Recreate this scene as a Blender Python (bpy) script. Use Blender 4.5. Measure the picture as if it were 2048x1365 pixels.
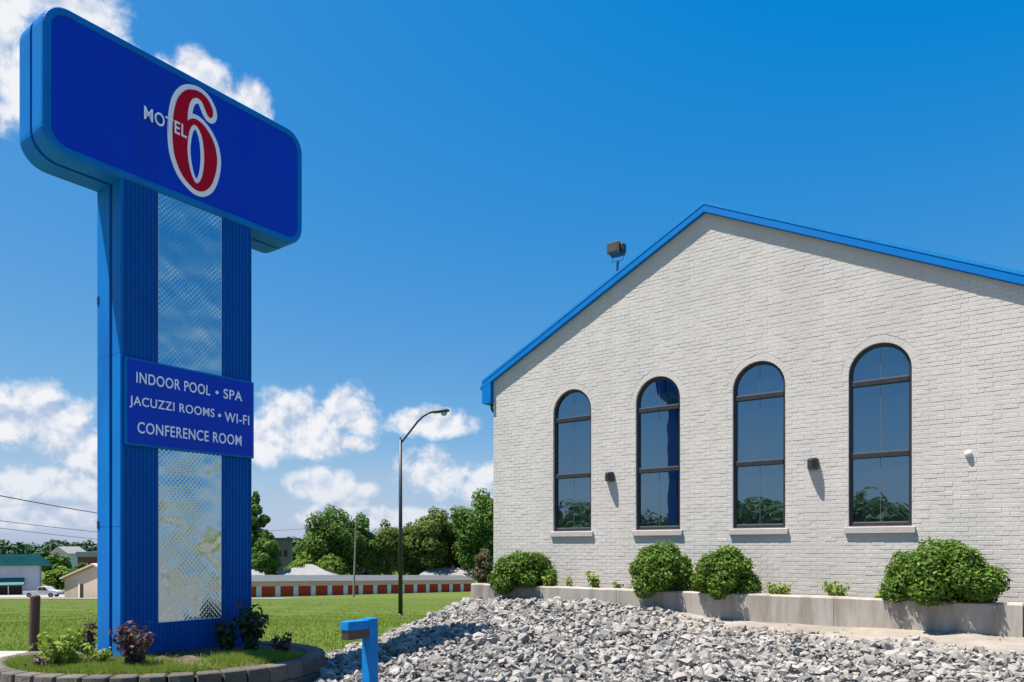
import bpy, bmesh, math, random
import numpy as np
from mathutils import Vector, Matrix

for o in list(bpy.data.objects):
    bpy.data.objects.remove(o)
scene = bpy.context.scene
COL = scene.collection
R = math.radians
rng = np.random.default_rng(11)
random.seed(5)

# ------------------------------------------------------------------ camera
F, CX, HY, H = 1480.0, 1024.0, 1097.0, 1.65
cam_d = bpy.data.cameras.new('camera')
cam = bpy.data.objects.new('camera', cam_d)
COL.objects.link(cam)
cam.location = (0, 0, H)
cam.rotation_euler = (R(90), 0, 0)
cam_d.sensor_width = 36.0
cam_d.lens = F / 2048 * 36.0
cam_d.shift_y = (HY - 682.5) / 2048
cam_d.clip_end = 6000
scene.camera = cam

# ------------------------------------------------------------------ sun, sky, exposure
TH = math.atan(F / 1979.0)
U2 = np.array([math.cos(TH), -math.sin(TH)])          # along the gable wall, to the right
V2 = np.array([math.sin(TH), math.cos(TH)])           # into the building
sun_vec = Vector((-0.378, -0.058, 0.924)).normalized()
sl = bpy.data.lights.new('sun', 'SUN')
sl.energy = 5.0
sl.angle = R(0.53)
sl.color = (1.0, 0.94, 0.85)
so = bpy.data.objects.new('sun', sl)
COL.objects.link(so)
so.rotation_euler = (-sun_vec).to_track_quat('-Z', 'Y').to_euler()
so.location = (-20, -5, 60)

scene.view_settings.view_transform = 'Standard'
scene.view_settings.look = 'None'
scene.view_settings.gamma = 1.0
scene.view_settings.exposure = 0.95
scene.view_settings.use_curve_mapping = False


class NT:
    def __init__(self, tree):
        self.t = tree
    def n(self, kind, **kw):
        nd = self.t.nodes.new(kind)
        for k, v in kw.items():
            setattr(nd, k, v)
        return nd
    def l(self, a, b):
        self.t.links.new(a, b)
    def _in(self, sock, val):
        if hasattr(val, 'links') or hasattr(val, 'is_linked'):
            self.l(val, sock)
        else:
            sock.default_value = val
    def math(self, op, a, b=0.0, c=None, clamp=False):
        nd = self.n('ShaderNodeMath', operation=op, use_clamp=clamp)
        self._in(nd.inputs[0], a)
        self._in(nd.inputs[1], b)
        if c is not None:
            self._in(nd.inputs[2], c)
        return nd.outputs[0]
    def vmath(self, op, a, b=(0, 0, 0)):
        nd = self.n('ShaderNodeVectorMath', operation=op)
        self._in(nd.inputs[0], a)
        if nd.inputs[1].enabled:
            self._in(nd.inputs[1], b)
        return nd.outputs['Value'] if op in ('LENGTH', 'DOT_PRODUCT') else nd.outputs['Vector']
    def maprange(self, v, a, b, c=0.0, d=1.0, smooth=False):
        nd = self.n('ShaderNodeMapRange')
        if smooth:
            nd.interpolation_type = 'SMOOTHSTEP'
        self._in(nd.inputs['Value'], v)
        nd.inputs['From Min'].default_value = a
        nd.inputs['From Max'].default_value = b
        nd.inputs['To Min'].default_value = c
        nd.inputs['To Max'].default_value = d
        return nd.outputs[0]
    def noise(self, vec, scale, detail=3.0, rough=0.5, dist=0.0):
        nd = self.n('ShaderNodeTexNoise')
        if vec is not None:
            self.l(vec, nd.inputs['Vector'])
        nd.inputs['Scale'].default_value = scale
        nd.inputs['Detail'].default_value = detail
        nd.inputs['Roughness'].default_value = rough
        nd.inputs['Distortion'].default_value = dist
        return nd.outputs[0]
    def mixc(self, fac, a, b, mode='MIX'):
        nd = self.n('ShaderNodeMix', data_type='RGBA', blend_type=mode)
        self._in(nd.inputs[0], fac)
        self._in(nd.inputs[6], a)
        self._in(nd.inputs[7], b)
        return nd.outputs[2]


def c4(c):
    return (c[0], c[1], c[2], 1.0)


world = bpy.data.worlds.new('World')
scene.world = world
world.use_nodes = True
wt = NT(world.node_tree)
world.node_tree.nodes.clear()
SKY_STRENGTH = 0.069
sky = wt.n('ShaderNodeTexSky', sky_type='NISHITA')
sky.sun_disc = False
sky.sun_elevation = math.asin(sun_vec.z)
sky.sun_rotation = math.atan2(sun_vec.x, sun_vec.y)
sky.air_density = 1.0
sky.dust_density = 0.6
sky.ozone_density = 2.5
# deep blue of the picture: red drained from the upper sky
grade = wt.vmath('MULTIPLY', sky.outputs[0], (0.84, 0.66, 0.26))
grade = wt.vmath('ADD', grade, (-0.89, 0.55, 4.05))
grade = wt.vmath('MAXIMUM', grade, (0.02, 0.0, 0.0))
tc = wt.n('ShaderNodeTexCoord')
dirv = wt.vmath('NORMALIZE', tc.outputs['Generated'])
sx = wt.n('ShaderNodeSeparateXYZ')
wt.l(dirv, sx.inputs[0])
az = wt.math('ARCTAN2', sx.outputs[0], sx.outputs[1])
el = wt.math('ARCSINE', sx.outputs[2])
ae = wt.n('ShaderNodeCombineXYZ')
wt.l(az, ae.inputs[0])
wt.l(el, ae.inputs[1])
n_big = wt.noise(dirv, 9.0, 2.0, 0.5)
n_fine = wt.noise(dirv, 22.0, 8.0, 0.57, 0.2)
off = wt.vmath('ADD', dirv, tuple(0.012 * c for c in sun_vec))
n_lit = wt.noise(off, 22.0, 8.0, 0.57, 0.2)
# cumulus masses: centre and half-size in degrees of azimuth and elevation
clouds = [(-35.2, 30.2, 3.6, 4.6), (-33.6, 28.4, 2.6, 2.6), (-30.4, 32.2, 3.6, 1.9), (-27.4, 30.2, 2.0, 1.6),
          (-25.6, 29.6, 2.4, 1.9), (-23.0, 30.2, 2.2, 2.1), (-19.5, 29.3, 2.0, 1.9), (-21.3, 29.2, 2.3, 1.7),
          (-33.6, 8.4, 4.6, 2.5), (-30.4, 6.6, 3.4, 1.9), (-31.6, 4.4, 4.4, 1.5), (-35.0, 3.8, 3.0, 1.5),
          (-16.4, 9.2, 3.7, 2.7), (-12.4, 10.3, 2.6, 2.3), (-14.6, 7.8, 4.0, 1.6), (-18.5, 8.2, 2.5, 2.0),
          (-6.4, 9.6, 3.4, 1.2), (-6.2, 5.7, 3.4, 1.9), (-14.2, 4.9, 3.0, 1.5), (-12.0, 4.2, 1.8, 1.2),
          (-2.6, 5.2, 2.4, 2.0), (-10, 2.4, 9.0, 1.0), (-32, 2.0, 8.0, 1.0)]
mask = None
for (a0, e0, ra, re) in clouds:
    ra, re = ra * 1.02, re * 1.02
    d = wt.vmath('SUBTRACT', ae.outputs[0], (R(a0), R(e0), 0))
    d = wt.vmath('MULTIPLY', d, (1 / R(ra), 1 / R(re), 1))
    m = wt.math('SUBTRACT', 1.0, wt.vmath('LENGTH', d))
    mask = m if mask is None else wt.math('MAXIMUM', mask, m)
mask = wt.math('MAXIMUM', mask, -1.0)
band = wt.math('MULTIPLY', wt.maprange(el, 0.0, 0.06, 0, 1, True), wt.maprange(el, 0.13, 0.26, 1, 0, True))
fair = wt.math('SUBTRACT', wt.math('MULTIPLY', wt.math('ADD', wt.math('MULTIPLY', n_big, 3.0), -1.50), band), 0.65)
field = wt.math('MAXIMUM', mask, wt.math('MINIMUM', fair, 0.35))
dens = wt.math('ADD', wt.math('MULTIPLY', field, 1.2), wt.math('MULTIPLY', wt.math('SUBTRACT', n_fine, 0.5), 2.1))
alpha = wt.maprange(dens, -0.02, 0.62, 0, 1, True)
alpha = wt.math('MULTIPLY', alpha, wt.maprange(el, 0.015, 0.13, 0.55, 0.97))
lit = wt.math('ADD', 0.52, wt.math('MULTIPLY', wt.math('SUBTRACT', n_fine, n_lit), 3.2), clamp=True)
lit = wt.math('MULTIPLY', lit, wt.maprange(dens, 0.2, 1.5, 1.1, 0.62), clamp=True)
cl_dark = (3.5, 4.3, 5.7, 1)
cl_lite = (6.9, 6.9, 7.1, 1)
ccol = wt.mixc(wt.maprange(lit, 0.12, 0.62), cl_dark, cl_lite)
veil = wt.math('MULTIPLY', wt.maprange(n_big, 0.25, 0.65, 0.25, 0.75), wt.maprange(el, 0.02, 0.16, 1.0, 0.0, True))
skyv = wt.mixc(veil, grade, (3.7, 4.35, 5.6, 1))
skyc = wt.mixc(alpha, skyv, ccol)
bg = wt.n('ShaderNodeBackground')
wt.l(skyc, bg.inputs['Color'])
bg.inputs['Strength'].default_value = SKY_STRENGTH
wo = wt.n('ShaderNodeOutputWorld')
wt.l(bg.outputs[0], wo.inputs[0])

# ------------------------------------------------------------------ materials
MATS = {}


def mat(name, col, rough=0.6, metal=0.0, col2=None, nscale=4.0, ndetail=4.0, lo=0.35, hi=0.65, bump=0.0, bscale=40.0,
        spec=0.5, stretch=None, col3=None, n3=0.6, attr=None, coat=0.0, trans=None, bdist=0.01):
    m = bpy.data.materials.new(name)
    m.use_nodes = True
    t = NT(m.node_tree)
    b = m.node_tree.nodes['Principled BSDF']
    geo = t.n('ShaderNodeNewGeometry')
    vec = geo.outputs['Position']
    if stretch:
        vec = t.vmath('MULTIPLY', vec, stretch)
    c = None
    if col2 is not None:
        fac = t.maprange(t.noise(vec, nscale, ndetail, 0.6), lo, hi)
        c = t.mixc(fac, c4(col), c4(col2))
    if col3 is not None:
        fac = t.maprange(t.noise(vec, n3, 3.0, 0.6), 0.45, 0.7)
        c = t.mixc(fac, c if c is not None else c4(col), c4(col3))
    if attr:
        at = t.n('ShaderNodeAttribute', attribute_name='tint')
        ramp = t.n('ShaderNodeValToRGB')
        els = ramp.color_ramp.elements
        while len(els) < len(attr):
            els.new(0.5)
        for i, cc in enumerate(attr):
            els[i].position = i / (len(attr) - 1)
            els[i].color = c4(cc)
        t.l(at.outputs['Fac'], ramp.inputs[0])
        if c is not None:
            c = t.mixc(0.5, ramp.outputs[0], c)
        else:
            c = ramp.outputs[0]
    if c is not None:
        t.l(c, b.inputs['Base Color'])
    else:
        b.inputs['Base Color'].default_value = c4(col)
    b.inputs['Roughness'].default_value = rough
    b.inputs['Metallic'].default_value = metal
    b.inputs['Specular IOR Level'].default_value = spec
    b.inputs['Coat Weight'].default_value = coat
    if bump:
        bn = t.n('ShaderNodeBump')
        bn.inputs['Strength'].default_value = bump
        bn.inputs['Distance'].default_value = bdist
        t.l(t.noise(vec, bscale, 5.0, 0.65), bn.inputs['Height'])
        t.l(bn.outputs[0], b.inputs['Normal'])
    if trans:
        tr = t.n('ShaderNodeBsdfTranslucent')
        if c is not None:
            t.l(t.mixc(0.6, c, c4(trans)), tr.inputs['Color'])
        else:
            tr.inputs['Color'].default_value = c4(trans)
        mx = t.n('ShaderNodeMixShader')
        mx.inputs[0].default_value = 0.3
        t.l(b.outputs[0], mx.inputs[1])
        t.l(tr.outputs[0], mx.inputs[2])
        t.l(mx.outputs[0], m.node_tree.nodes['Material Output'].inputs['Surface'])
    MATS[name] = m
    return m


mat('lawn', (0.06601, 0.103, 0.0156), 0.9, col2=(0.09384, 0.1307, 0.0234), nscale=1.4, ndetail=8, lo=0.3, hi=0.7, col3=(0.1147, 0.1307, 0.03576), n3=0.11, bump=0.5, bscale=22, spec=0.1, bdist=0.03, stretch=(0.4, 1.0, 1.0))
mat('grass_blade', (0.09131, 0.1507, 0.02539), 0.8, attr=[(0.1096, 0.1759, 0.01862), (0.1827, 0.2613, 0.03809), (0.2739, 0.3115, 0.0931)], trans=(0.3104, 0.4221, 0.05925), spec=0.2)
mat('asphalt', (0.1904, 0.168, 0.147), 0.9, col2=(0.2688, 0.2363, 0.2009), nscale=0.7, ndetail=8, bump=0.4, bscale=60)
mat('concrete', (0.3441, 0.3069, 0.2697), 0.9, col2=(0.4278, 0.3906, 0.3488), nscale=5.0, ndetail=9, lo=0.3, hi=0.7, col3=(0.2325, 0.2, 0.1628), n3=2.6, bump=0.45, bscale=45, stretch=(1.6, 1.6, 0.22), spec=0.2)
mat('dirt', (0.29, 0.25, 0.21), 0.95, col2=(0.37, 0.325, 0.28), nscale=3.0, ndetail=9, col3=(0.24, 0.205, 0.17), n3=0.9, bump=0.9, bscale=30, bdist=0.03, spec=0.1)
mat('soil', (0.068, 0.048, 0.032), 0.95, col2=(0.136, 0.1, 0.068), nscale=6, ndetail=8, bump=0.8, bscale=30, bdist=0.03)
STONE = [(0.08, 0.077, 0.074), (0.19, 0.182, 0.173), (0.29, 0.278, 0.265), (0.37, 0.355, 0.335), (0.47, 0.45, 0.425), (0.38, 0.305, 0.255)]
mat('stone_bed', (0.056, 0.056, 0.0576), 0.95, col2=(0.176, 0.172, 0.168), nscale=14, ndetail=8, bump=1.0, bscale=18, bdist=0.05)
mat('stone', (0.1667, 0.1535, 0.1431), 0.9, col2=(0.3335, 0.3027, 0.2639), nscale=16, ndetail=8, attr=STONE, bump=0.6, bscale=45, spec=0.25)
mat('painted_brick', (0.5389, 0.4985, 0.4665), 0.72, col2=(0.5905, 0.5489, 0.5163), nscale=5, ndetail=9, col3=(0.5155, 0.4756, 0.4484), n3=1.1, bump=0.5, bscale=70, spec=0.3, bdist=0.006, stretch=(1, 1, 0.45))
mat('painted_mortar', (0.5155, 0.4756, 0.4438), 0.8, col2=(0.5624, 0.5214, 0.489), nscale=3, ndetail=8, bump=0.4, bscale=60, spec=0.2)
mat('sill_stone', (0.4234, 0.378, 0.3553), 0.8, col2=(0.4687, 0.4234, 0.4007), nscale=8, bump=0.25, bscale=50)
mat('roof_blue', (0.00095, 0.1517, 0.4946), 0.5, col2=(0.001425, 0.1713, 0.5287), nscale=2.5, bump=0.08, bscale=9, spec=0.12)
mat('roof_blue_trim', (0.012, 0.231, 0.589), 0.35, col2=(0.008, 0.209, 0.551), nscale=6, spec=0.3)
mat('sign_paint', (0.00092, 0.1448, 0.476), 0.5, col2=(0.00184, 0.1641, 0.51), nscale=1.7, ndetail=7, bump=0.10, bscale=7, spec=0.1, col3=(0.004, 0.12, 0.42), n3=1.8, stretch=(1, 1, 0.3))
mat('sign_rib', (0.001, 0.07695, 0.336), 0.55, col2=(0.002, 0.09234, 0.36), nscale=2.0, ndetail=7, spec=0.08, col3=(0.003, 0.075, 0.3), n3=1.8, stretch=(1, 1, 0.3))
mat('sign_face', (0.003136, 0.03832, 0.4632), 0.32, col2=(0.00392, 0.04598, 0.4928), nscale=0.9, spec=0.15, col3=(0.006, 0.0414, 0.4), n3=1.8, stretch=(1, 1, 0.3))
mat('board_face', (0.003136, 0.04284, 0.4534), 0.36, col2=(0.00392, 0.0495, 0.4829), nscale=1.2, spec=0.15, col3=(0.006, 0.042, 0.38), n3=1.8, stretch=(1, 1, 0.3))
mat('sign_dark', (0.004, 0.02, 0.10), 0.6)
mat('sign_red', (0.416, 0.0024, 0.0154), 0.4, col2=(0.448, 0.0032, 0.0196), nscale=4, spec=0.1)
mat('sign_white', (0.80, 0.80, 0.82), 0.45)
mat('letter_white', (0.80, 0.86, 0.95), 0.45)
mat('pane_edge', (0.70, 0.72, 0.74), 0.5)
mat('frame_bronze', (0.022, 0.021, 0.024), 0.4, col2=(0.032, 0.030, 0.032), nscale=8, spec=0.5)
mat('black_metal', (0.018, 0.019, 0.021), 0.45, col2=(0.03, 0.03, 0.032), nscale=6)
mat('lamp_brown', (0.045, 0.037, 0.031), 0.5, col2=(0.07, 0.06, 0.052), nscale=20)
mat('grey_metal', (0.14, 0.155, 0.17), 0.5, metal=0.3)
mat('lens_glass', (0.42, 0.42, 0.40), 0.25)
mat('rust_brown', (0.075, 0.034, 0.023), 0.7, col2=(0.12, 0.06, 0.042), nscale=9, ndetail=8, bump=0.3, bscale=60, stretch=(1, 1, 0.3))
mat('post_blue', (0.001805, 0.1668, 0.4947), 0.45, spec=0.15, col2=(0.009024, 0.2038, 0.5443), nscale=7, bump=0.05, bscale=30)
mat('post_dark', (0.035, 0.03, 0.026), 0.35)
mat('block', (0.09594, 0.07749, 0.06642), 0.95, attr=[(0.07011, 0.05904, 0.05166), (0.1255, 0.1033, 0.08856), (0.1624, 0.1365, 0.1181)], col2=(0.155, 0.1328, 0.1181), nscale=14, ndetail=8, bump=0.9, bscale=35, bdist=0.02)
mat('shrub_leaf', (0.0525, 0.1155, 0.01575), 0.55, attr=[(0.03675, 0.084, 0.0084), (0.0735, 0.147, 0.0126), (0.1365, 0.2258, 0.021)], trans=(0.1785, 0.315, 0.021), spec=0.3)
mat('weed_leaf', (0.1425, 0.228, 0.0285), 0.6, attr=[(0.114, 0.19, 0.019), (0.19, 0.2755, 0.03325), (0.304, 0.3515, 0.057)], trans=(0.285, 0.38, 0.0475), spec=0.3)
mat('bronze_leaf', (0.07, 0.03, 0.03), 0.55, attr=[(0.045, 0.02, 0.024), (0.085, 0.042, 0.04), (0.15, 0.10, 0.07)], trans=(0.15, 0.06, 0.05), spec=0.35)
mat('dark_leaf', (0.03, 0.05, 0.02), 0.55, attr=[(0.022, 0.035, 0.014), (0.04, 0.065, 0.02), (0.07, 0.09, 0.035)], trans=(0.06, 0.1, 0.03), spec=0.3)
mat('twig', (0.10, 0.07, 0.045), 0.9)
mat('bark', (0.11, 0.085, 0.065), 0.95, col2=(0.17, 0.14, 0.11), nscale=4, stretch=(1, 1, 0.3), bump=0.5, bscale=8)
mat('tree_leaf', (0.087, 0.154, 0.0286), 0.65, attr=[(0.04524, 0.1027, 0.02002), (0.0783, 0.1574, 0.0286), (0.1427, 0.219, 0.03861)], trans=(0.1566, 0.2738, 0.0286), spec=0.2)
mat('tree_leaf_olive', (0.1044, 0.154, 0.0286), 0.65, attr=[(0.07308, 0.1095, 0.02574), (0.1218, 0.1677, 0.03718), (0.2002, 0.2361, 0.0572)], trans=(0.2088, 0.2738, 0.0429), spec=0.2)
mat('tree_leaf_pale', (0.138, 0.2307, 0.03795), 0.65, attr=[(0.0966, 0.1696, 0.02277), (0.1518, 0.2443, 0.03289), (0.2208, 0.3121, 0.05693)], trans=(0.2484, 0.38, 0.0506), spec=0.2)
mat('tree_leaf_brown', (0.13, 0.117, 0.065), 0.7, attr=[(0.065, 0.0585, 0.0325), (0.13, 0.1105, 0.0585), (0.221, 0.1885, 0.0975)], trans=(0.182, 0.156, 0.065), spec=0.2)
mat('hazy_leaf', (0.044, 0.0805, 0.03), 0.7, attr=[(0.0385, 0.0805, 0.042), (0.0605, 0.115, 0.0525), (0.099, 0.1495, 0.0675)], spec=0.1)  # distance haze is mixed into these greens as extra blue
mat('door_red', (0.56, 0.045, 0.018), 0.6, col2=(0.62, 0.06, 0.026), nscale=1.2, stretch=(1, 1, 6), spec=0.1)
mat('pier_grey', (0.80, 0.70, 0.60), 0.8, col2=(0.84, 0.75, 0.66), nscale=2)
mat('fascia_tan', (0.82, 0.44, 0.25), 0.8, col2=(0.86, 0.52, 0.33), nscale=0.6)
mat('shingle_grey', (0.077, 0.0825, 0.09075), 0.9, col2=(0.1045, 0.11, 0.1155), nscale=1.0, stretch=(1, 1, 5))
mat('roof_white', (0.1995, 0.1995, 0.2061), 0.8, col2=(0.2394, 0.2394, 0.2394), nscale=0.6)
mat('tan_siding', (0.513, 0.3809, 0.3078), 0.8, col2=(0.5643, 0.4306, 0.3591), nscale=1.2, stretch=(1, 1, 0.1))
mat('grey_siding', (0.38, 0.418, 0.494), 0.7, col2=(0.437, 0.475, 0.5415), nscale=0.9, stretch=(1, 1, 0.1))
mat('teal_roof', (0.0012, 0.032, 0.0378), 0.9, spec=0.05, col2=(0.0024, 0.044, 0.0495), nscale=0.5)
mat('teal_awning', (0.01, 0.13, 0.11), 0.6)
mat('dark_opening', (0.025, 0.018, 0.02), 0.8)
mat('brown_block', (0.15, 0.12, 0.095), 0.85, col2=(0.19, 0.155, 0.125), nscale=0.6)
mat('red_brick_far', (0.22, 0.075, 0.055), 0.85)
mat('truck_white', (0.495, 0.504, 0.522), 0.35, coat=0.3)
mat('tyre', (0.02, 0.02, 0.02), 0.9)
mat('pole_wood', (0.22, 0.19, 0.155), 0.9, col2=(0.28, 0.25, 0.21), nscale=3)
mat('wire', (0.05, 0.05, 0.055), 0.6)
mat('pale_road', (0.27, 0.2475, 0.207), 0.9, col2=(0.333, 0.306, 0.252), nscale=0.2)
mat('white_dome', (0.72, 0.71, 0.69), 0.4)


def glass_mat(name, tint, fac, rough, body):
    m = bpy.data.materials.new(name)
    m.use_nodes = True
    t = NT(m.node_tree)
    b = m.node_tree.nodes['Principled BSDF']
    b.inputs['Base Color'].default_value = c4(body)
    b.inputs['Roughness'].default_value = 0.1
    g = t.n('ShaderNodeBsdfGlossy')
    g.inputs['Color'].default_value = c4(tint)
    g.inputs['Roughness'].default_value = rough
    bn = t.n('ShaderNodeBump')
    bn.inputs['Strength'].default_value = 0.16
    bn.inputs['Distance'].default_value = 0.02
    geo = t.n('ShaderNodeNewGeometry')
    t.l(t.noise(geo.outputs['Position'], 1.6, 1.0), bn.inputs['Height'])
    t.l(bn.outputs[0], g.inputs['Normal'])
    mx = t.n('ShaderNodeMixShader')
    mx.inputs[0].default_value = fac
    t.l(b.outputs[0], mx.inputs[1])
    t.l(g.outputs[0], mx.inputs[2])
    t.l(mx.outputs[0], m.node_tree.nodes['Material Output'].inputs['Surface'])
    MATS[name] = m


glass_mat('window_glass', (0.42, 0.61, 0.80), 0.36, 0.0, (0.006, 0.009, 0.014))


def ripple_mat():
    m = bpy.data.materials.new('ripple_glass')
    m.use_nodes = True
    t = NT(m.node_tree)
    b = m.node_tree.nodes['Principled BSDF']
    b.inputs['Base Color'].default_value = (0.47, 0.56, 0.60, 1)
    b.inputs['Metallic'].default_value = 0.92
    b.inputs['Roughness'].default_value = 0.10
    tcx = t.n('ShaderNodeTexCoord')
    p = tcx.outputs['Object']
    s = t.n('ShaderNodeSeparateXYZ')
    t.l(p, s.inputs[0])
    y, z = s.outputs[1], s.outputs[2]
    k = 112.0
    w1 = t.math('SINE', t.math('MULTIPLY', y, k))
    w2 = t.math('SINE', t.math('MULTIPLY', z, k * 0.85))
    dots = t.math('MULTIPLY', w1, w2)
    warp = t.noise(p, 1.5, 2.0, 0.5)
    hgt = t.math('ADD', t.math('MULTIPLY', dots, t.maprange(t.noise(p, 2.0, 2.0), 0.42, 0.64, 0.06, 1.0)), 0.0)
    bn1 = t.n('ShaderNodeBump')
    bn1.inputs['Strength'].default_value = 1.0
    bn1.inputs['Distance'].default_value = 0.055
    t.l(warp, bn1.inputs['Height'])
    bn = t.n('ShaderNodeBump')
    bn.inputs['Strength'].default_value = 0.5
    bn.inputs['Distance'].default_value = 0.0030
    t.l(hgt, bn.inputs['Height'])
    t.l(bn1.outputs[0], bn.inputs['Normal'])
    b.inputs['Specular IOR Level'].default_value = 0.3
    t.l(bn.outputs[0], b.inputs['Normal'])
    MATS['ripple_glass'] = m


ripple_mat()


# ------------------------------------------------------------------ mesh helpers
def link(o, parent=None):
    COL.objects.link(o)
    if parent is not None:
        o.parent = parent
    return o


def tag(o, label=None, cat=None, group=None, kind=None):
    if label:
        o['label'] = label
    if cat:
        o['category'] = cat
    if group:
        o['group'] = group
    if kind:
        o['kind'] = kind
    return o


def empty(name, loc=(0, 0, 0), rz=0.0, parent=None):
    o = bpy.data.objects.new(name, None)
    o.empty_display_size = 0.2
    o.location = loc
    o.rotation_euler = (0, 0, rz)
    return link(o, parent)


class MB:
    def __init__(self):
        self.v = []
        self.f = []
    def add(self, vs, fs):
        b = len(self.v)
        self.v += [tuple(p) for p in vs]
        self.f += [tuple(i + b for i in q) for q in fs]
        return self
    def box(self, x0, x1, y0, y1, z0, z1):
        vs = [(x0, y0, z0), (x1, y0, z0), (x1, y1, z0), (x0, y1, z0), (x0, y0, z1), (x1, y0, z1), (x1, y1, z1), (x0, y1, z1)]
        return self.add(vs, [(0, 3, 2, 1), (4, 5, 6, 7), (0, 1, 5, 4), (1, 2, 6, 5), (2, 3, 7, 6), (3, 0, 4, 7)])
    def loft(self, rings, cap0=True, cap1=True, closed=True):
        n = len(rings[0])
        b = len(self.v)
        for r in rings:
            self.v += [tuple(p) for p in r]
        for i in range(len(rings) - 1):
            for j in range(n if closed else n - 1):
                k = (j + 1) % n
                self.f.append((b + i * n + j, b + i * n + k, b + (i + 1) * n + k, b + (i + 1) * n + j))
        if cap0:
            self.f.append(tuple(b + j for j in reversed(range(n))))
        if cap1:
            self.f.append(tuple(b + (len(rings) - 1) * n + j for j in range(n)))
        return self
    def tube(self, pts, rad, seg=10, cap=True):
        pts = [Vector(p) for p in pts]
        rads = rad if isinstance(rad, (list, tuple)) else [rad] * len(pts)
        rings = []
        ref = None
        for i, p in enumerate(pts):
            d = (pts[min(i + 1, len(pts) - 1)] - pts[max(i - 1, 0)]).normalized()
            if ref is None:
                ref = Vector((1, 0, 0)) if abs(d.x) < 0.9 else Vector((0, 1, 0))
            a = (ref - d * ref.dot(d)).normalized()
            ref = a
            c = d.cross(a)
            rings.append([p + (a * math.cos(2 * math.pi * k / seg) + c * math.sin(2 * math.pi * k / seg)) * rads[i] for k in range(seg)])
        return self.loft(rings, cap, cap)
    def prism(self, poly, axis, a, b):
        # poly of 2D points; axis 0: points are (y,z); axis 1: (x,z); axis 2: (x,y)
        def mk(p, h):
            return (h, p[0], p[1]) if axis == 0 else ((p[0], h, p[1]) if axis == 1 else (p[0], p[1], h))
        return self.loft([[mk(p, a) for p in poly], [mk(p, b) for p in poly]])
    def build(self, name, material, parent=None, bevel=0.0, smooth=False, fix=True):
        me = bpy.data.meshes.new(name)
        me.from_pydata(self.v, [], self.f)
        if fix or bevel:
            bm = bmesh.new()
            bm.from_mesh(me)
            if bevel:
                es = [e for e in bm.edges if len(e.link_faces) == 2 and e.calc_face_angle(0) > 0.5]
                bmesh.ops.bevel(bm, geom=es, offset=bevel, segments=2, affect='EDGES', profile=0.6)
            bmesh.ops.recalc_face_normals(bm, faces=bm.faces)
            bm.to_mesh(me)
            bm.free()
        me.materials.append(MATS[material])
        if smooth:
            me.polygons.foreach_set('use_smooth', [True] * len(me.polygons))
        me.update()
        return link(bpy.data.objects.new(name, me), parent)


def np_mesh(name, verts, faces, material, parent=None, tint=None, smooth=False):
    """verts (n,3), faces (m,k) arrays -> one mesh object, quick"""
    me = bpy.data.meshes.new(name)
    n, (m, k) = len(verts), faces.shape
    me.vertices.add(n)
    me.vertices.foreach_set('co', np.asarray(verts, np.float32).ravel())
    me.loops.add(m * k)
    me.loops.foreach_set('vertex_index', faces.astype(np.int32).ravel())
    me.polygons.add(m)
    me.polygons.foreach_set('loop_start', np.arange(0, m * k, k, dtype=np.int32))
    if tint is not None:
        at = me.attributes.new('tint', 'FLOAT', 'FACE')
        at.data.foreach_set('value', np.asarray(tint, np.float32))
    me.materials.append(MATS[material])
    me.polygons.foreach_set('use_smooth', np.full(m, bool(smooth)))
    me.update(calc_edges=True)
    me.validate()
    return link(bpy.data.objects.new(name, me), parent)


def unit(n):
    d = rng.normal(size=(n, 3))
    return d / np.linalg.norm(d, axis=1)[:, None]


def leaf_cards(pos, nrm, size, aspect=1.7):
    """kite-shaped leaves at pos facing roughly nrm"""
    n = len(pos)
    a = np.cross(nrm, unit(n))
    a /= np.linalg.norm(a, axis=1)[:, None] + 1e-9
    b = np.cross(nrm, a)
    s = size[:, None]
    v = np.empty((n, 4, 3))
    v[:, 0] = pos - a * s * aspect * 0.5
    v[:, 1] = pos + b * s * 0.5 + nrm * s * 0.08
    v[:, 2] = pos + a * s * aspect * 0.5
    v[:, 3] = pos - b * s * 0.5 + nrm * s * 0.08
    return v.reshape(-1, 3), np.arange(n * 4).reshape(n, 4)


def lobe_leaves(lobes, n, size, shell=0.35, jitter=0.5, flat_up=0.25):
    lobes = np.asarray(lobes, float)      # x y z rx ry rz
    w = (lobes[:, 3] * lobes[:, 4] * lobes[:, 5]) ** (2 / 3)
    idx = rng.choice(len(lobes), n, p=w / w.sum())
    L = lobes[idx]
    d = unit(n)
    rad = 1 - shell * rng.random(n) ** 1.6
    pos = L[:, :3] + d * L[:, 3:6] * rad[:, None]
    nr = d + unit(n) * jitter
    nr[:, 2] += flat_up
    nr /= np.linalg.norm(nr, axis=1)[:, None]
    sz = size * (0.6 + 0.8 * rng.random(n))
    v, f = leaf_cards(pos, nr, sz)
    tint = np.clip(rng.normal(0.45, 0.24, n) + 0.25 * (rng.random(len(lobes))[idx] - 0.5), 0, 1)
    return v, f, tint


def px(x, Y):
    return (x - CX) / F * Y


def pz(y, Y):
    return H + (HY - y) / F * Y


# ------------------------------------------------------------------ terrain
GY = [-400, 6.0, 10.0, 15.0, 27.0, 135.0, 181.0, 300.0, 1500.0, 5000.0]
GZ = [0.0, 0.0, 0.10, 0.06, -0.83, -7.26, -8.97, -11.0, -14.0, -14.0]


def gz(y):
    return float(np.interp(y, GY, GZ))


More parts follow.
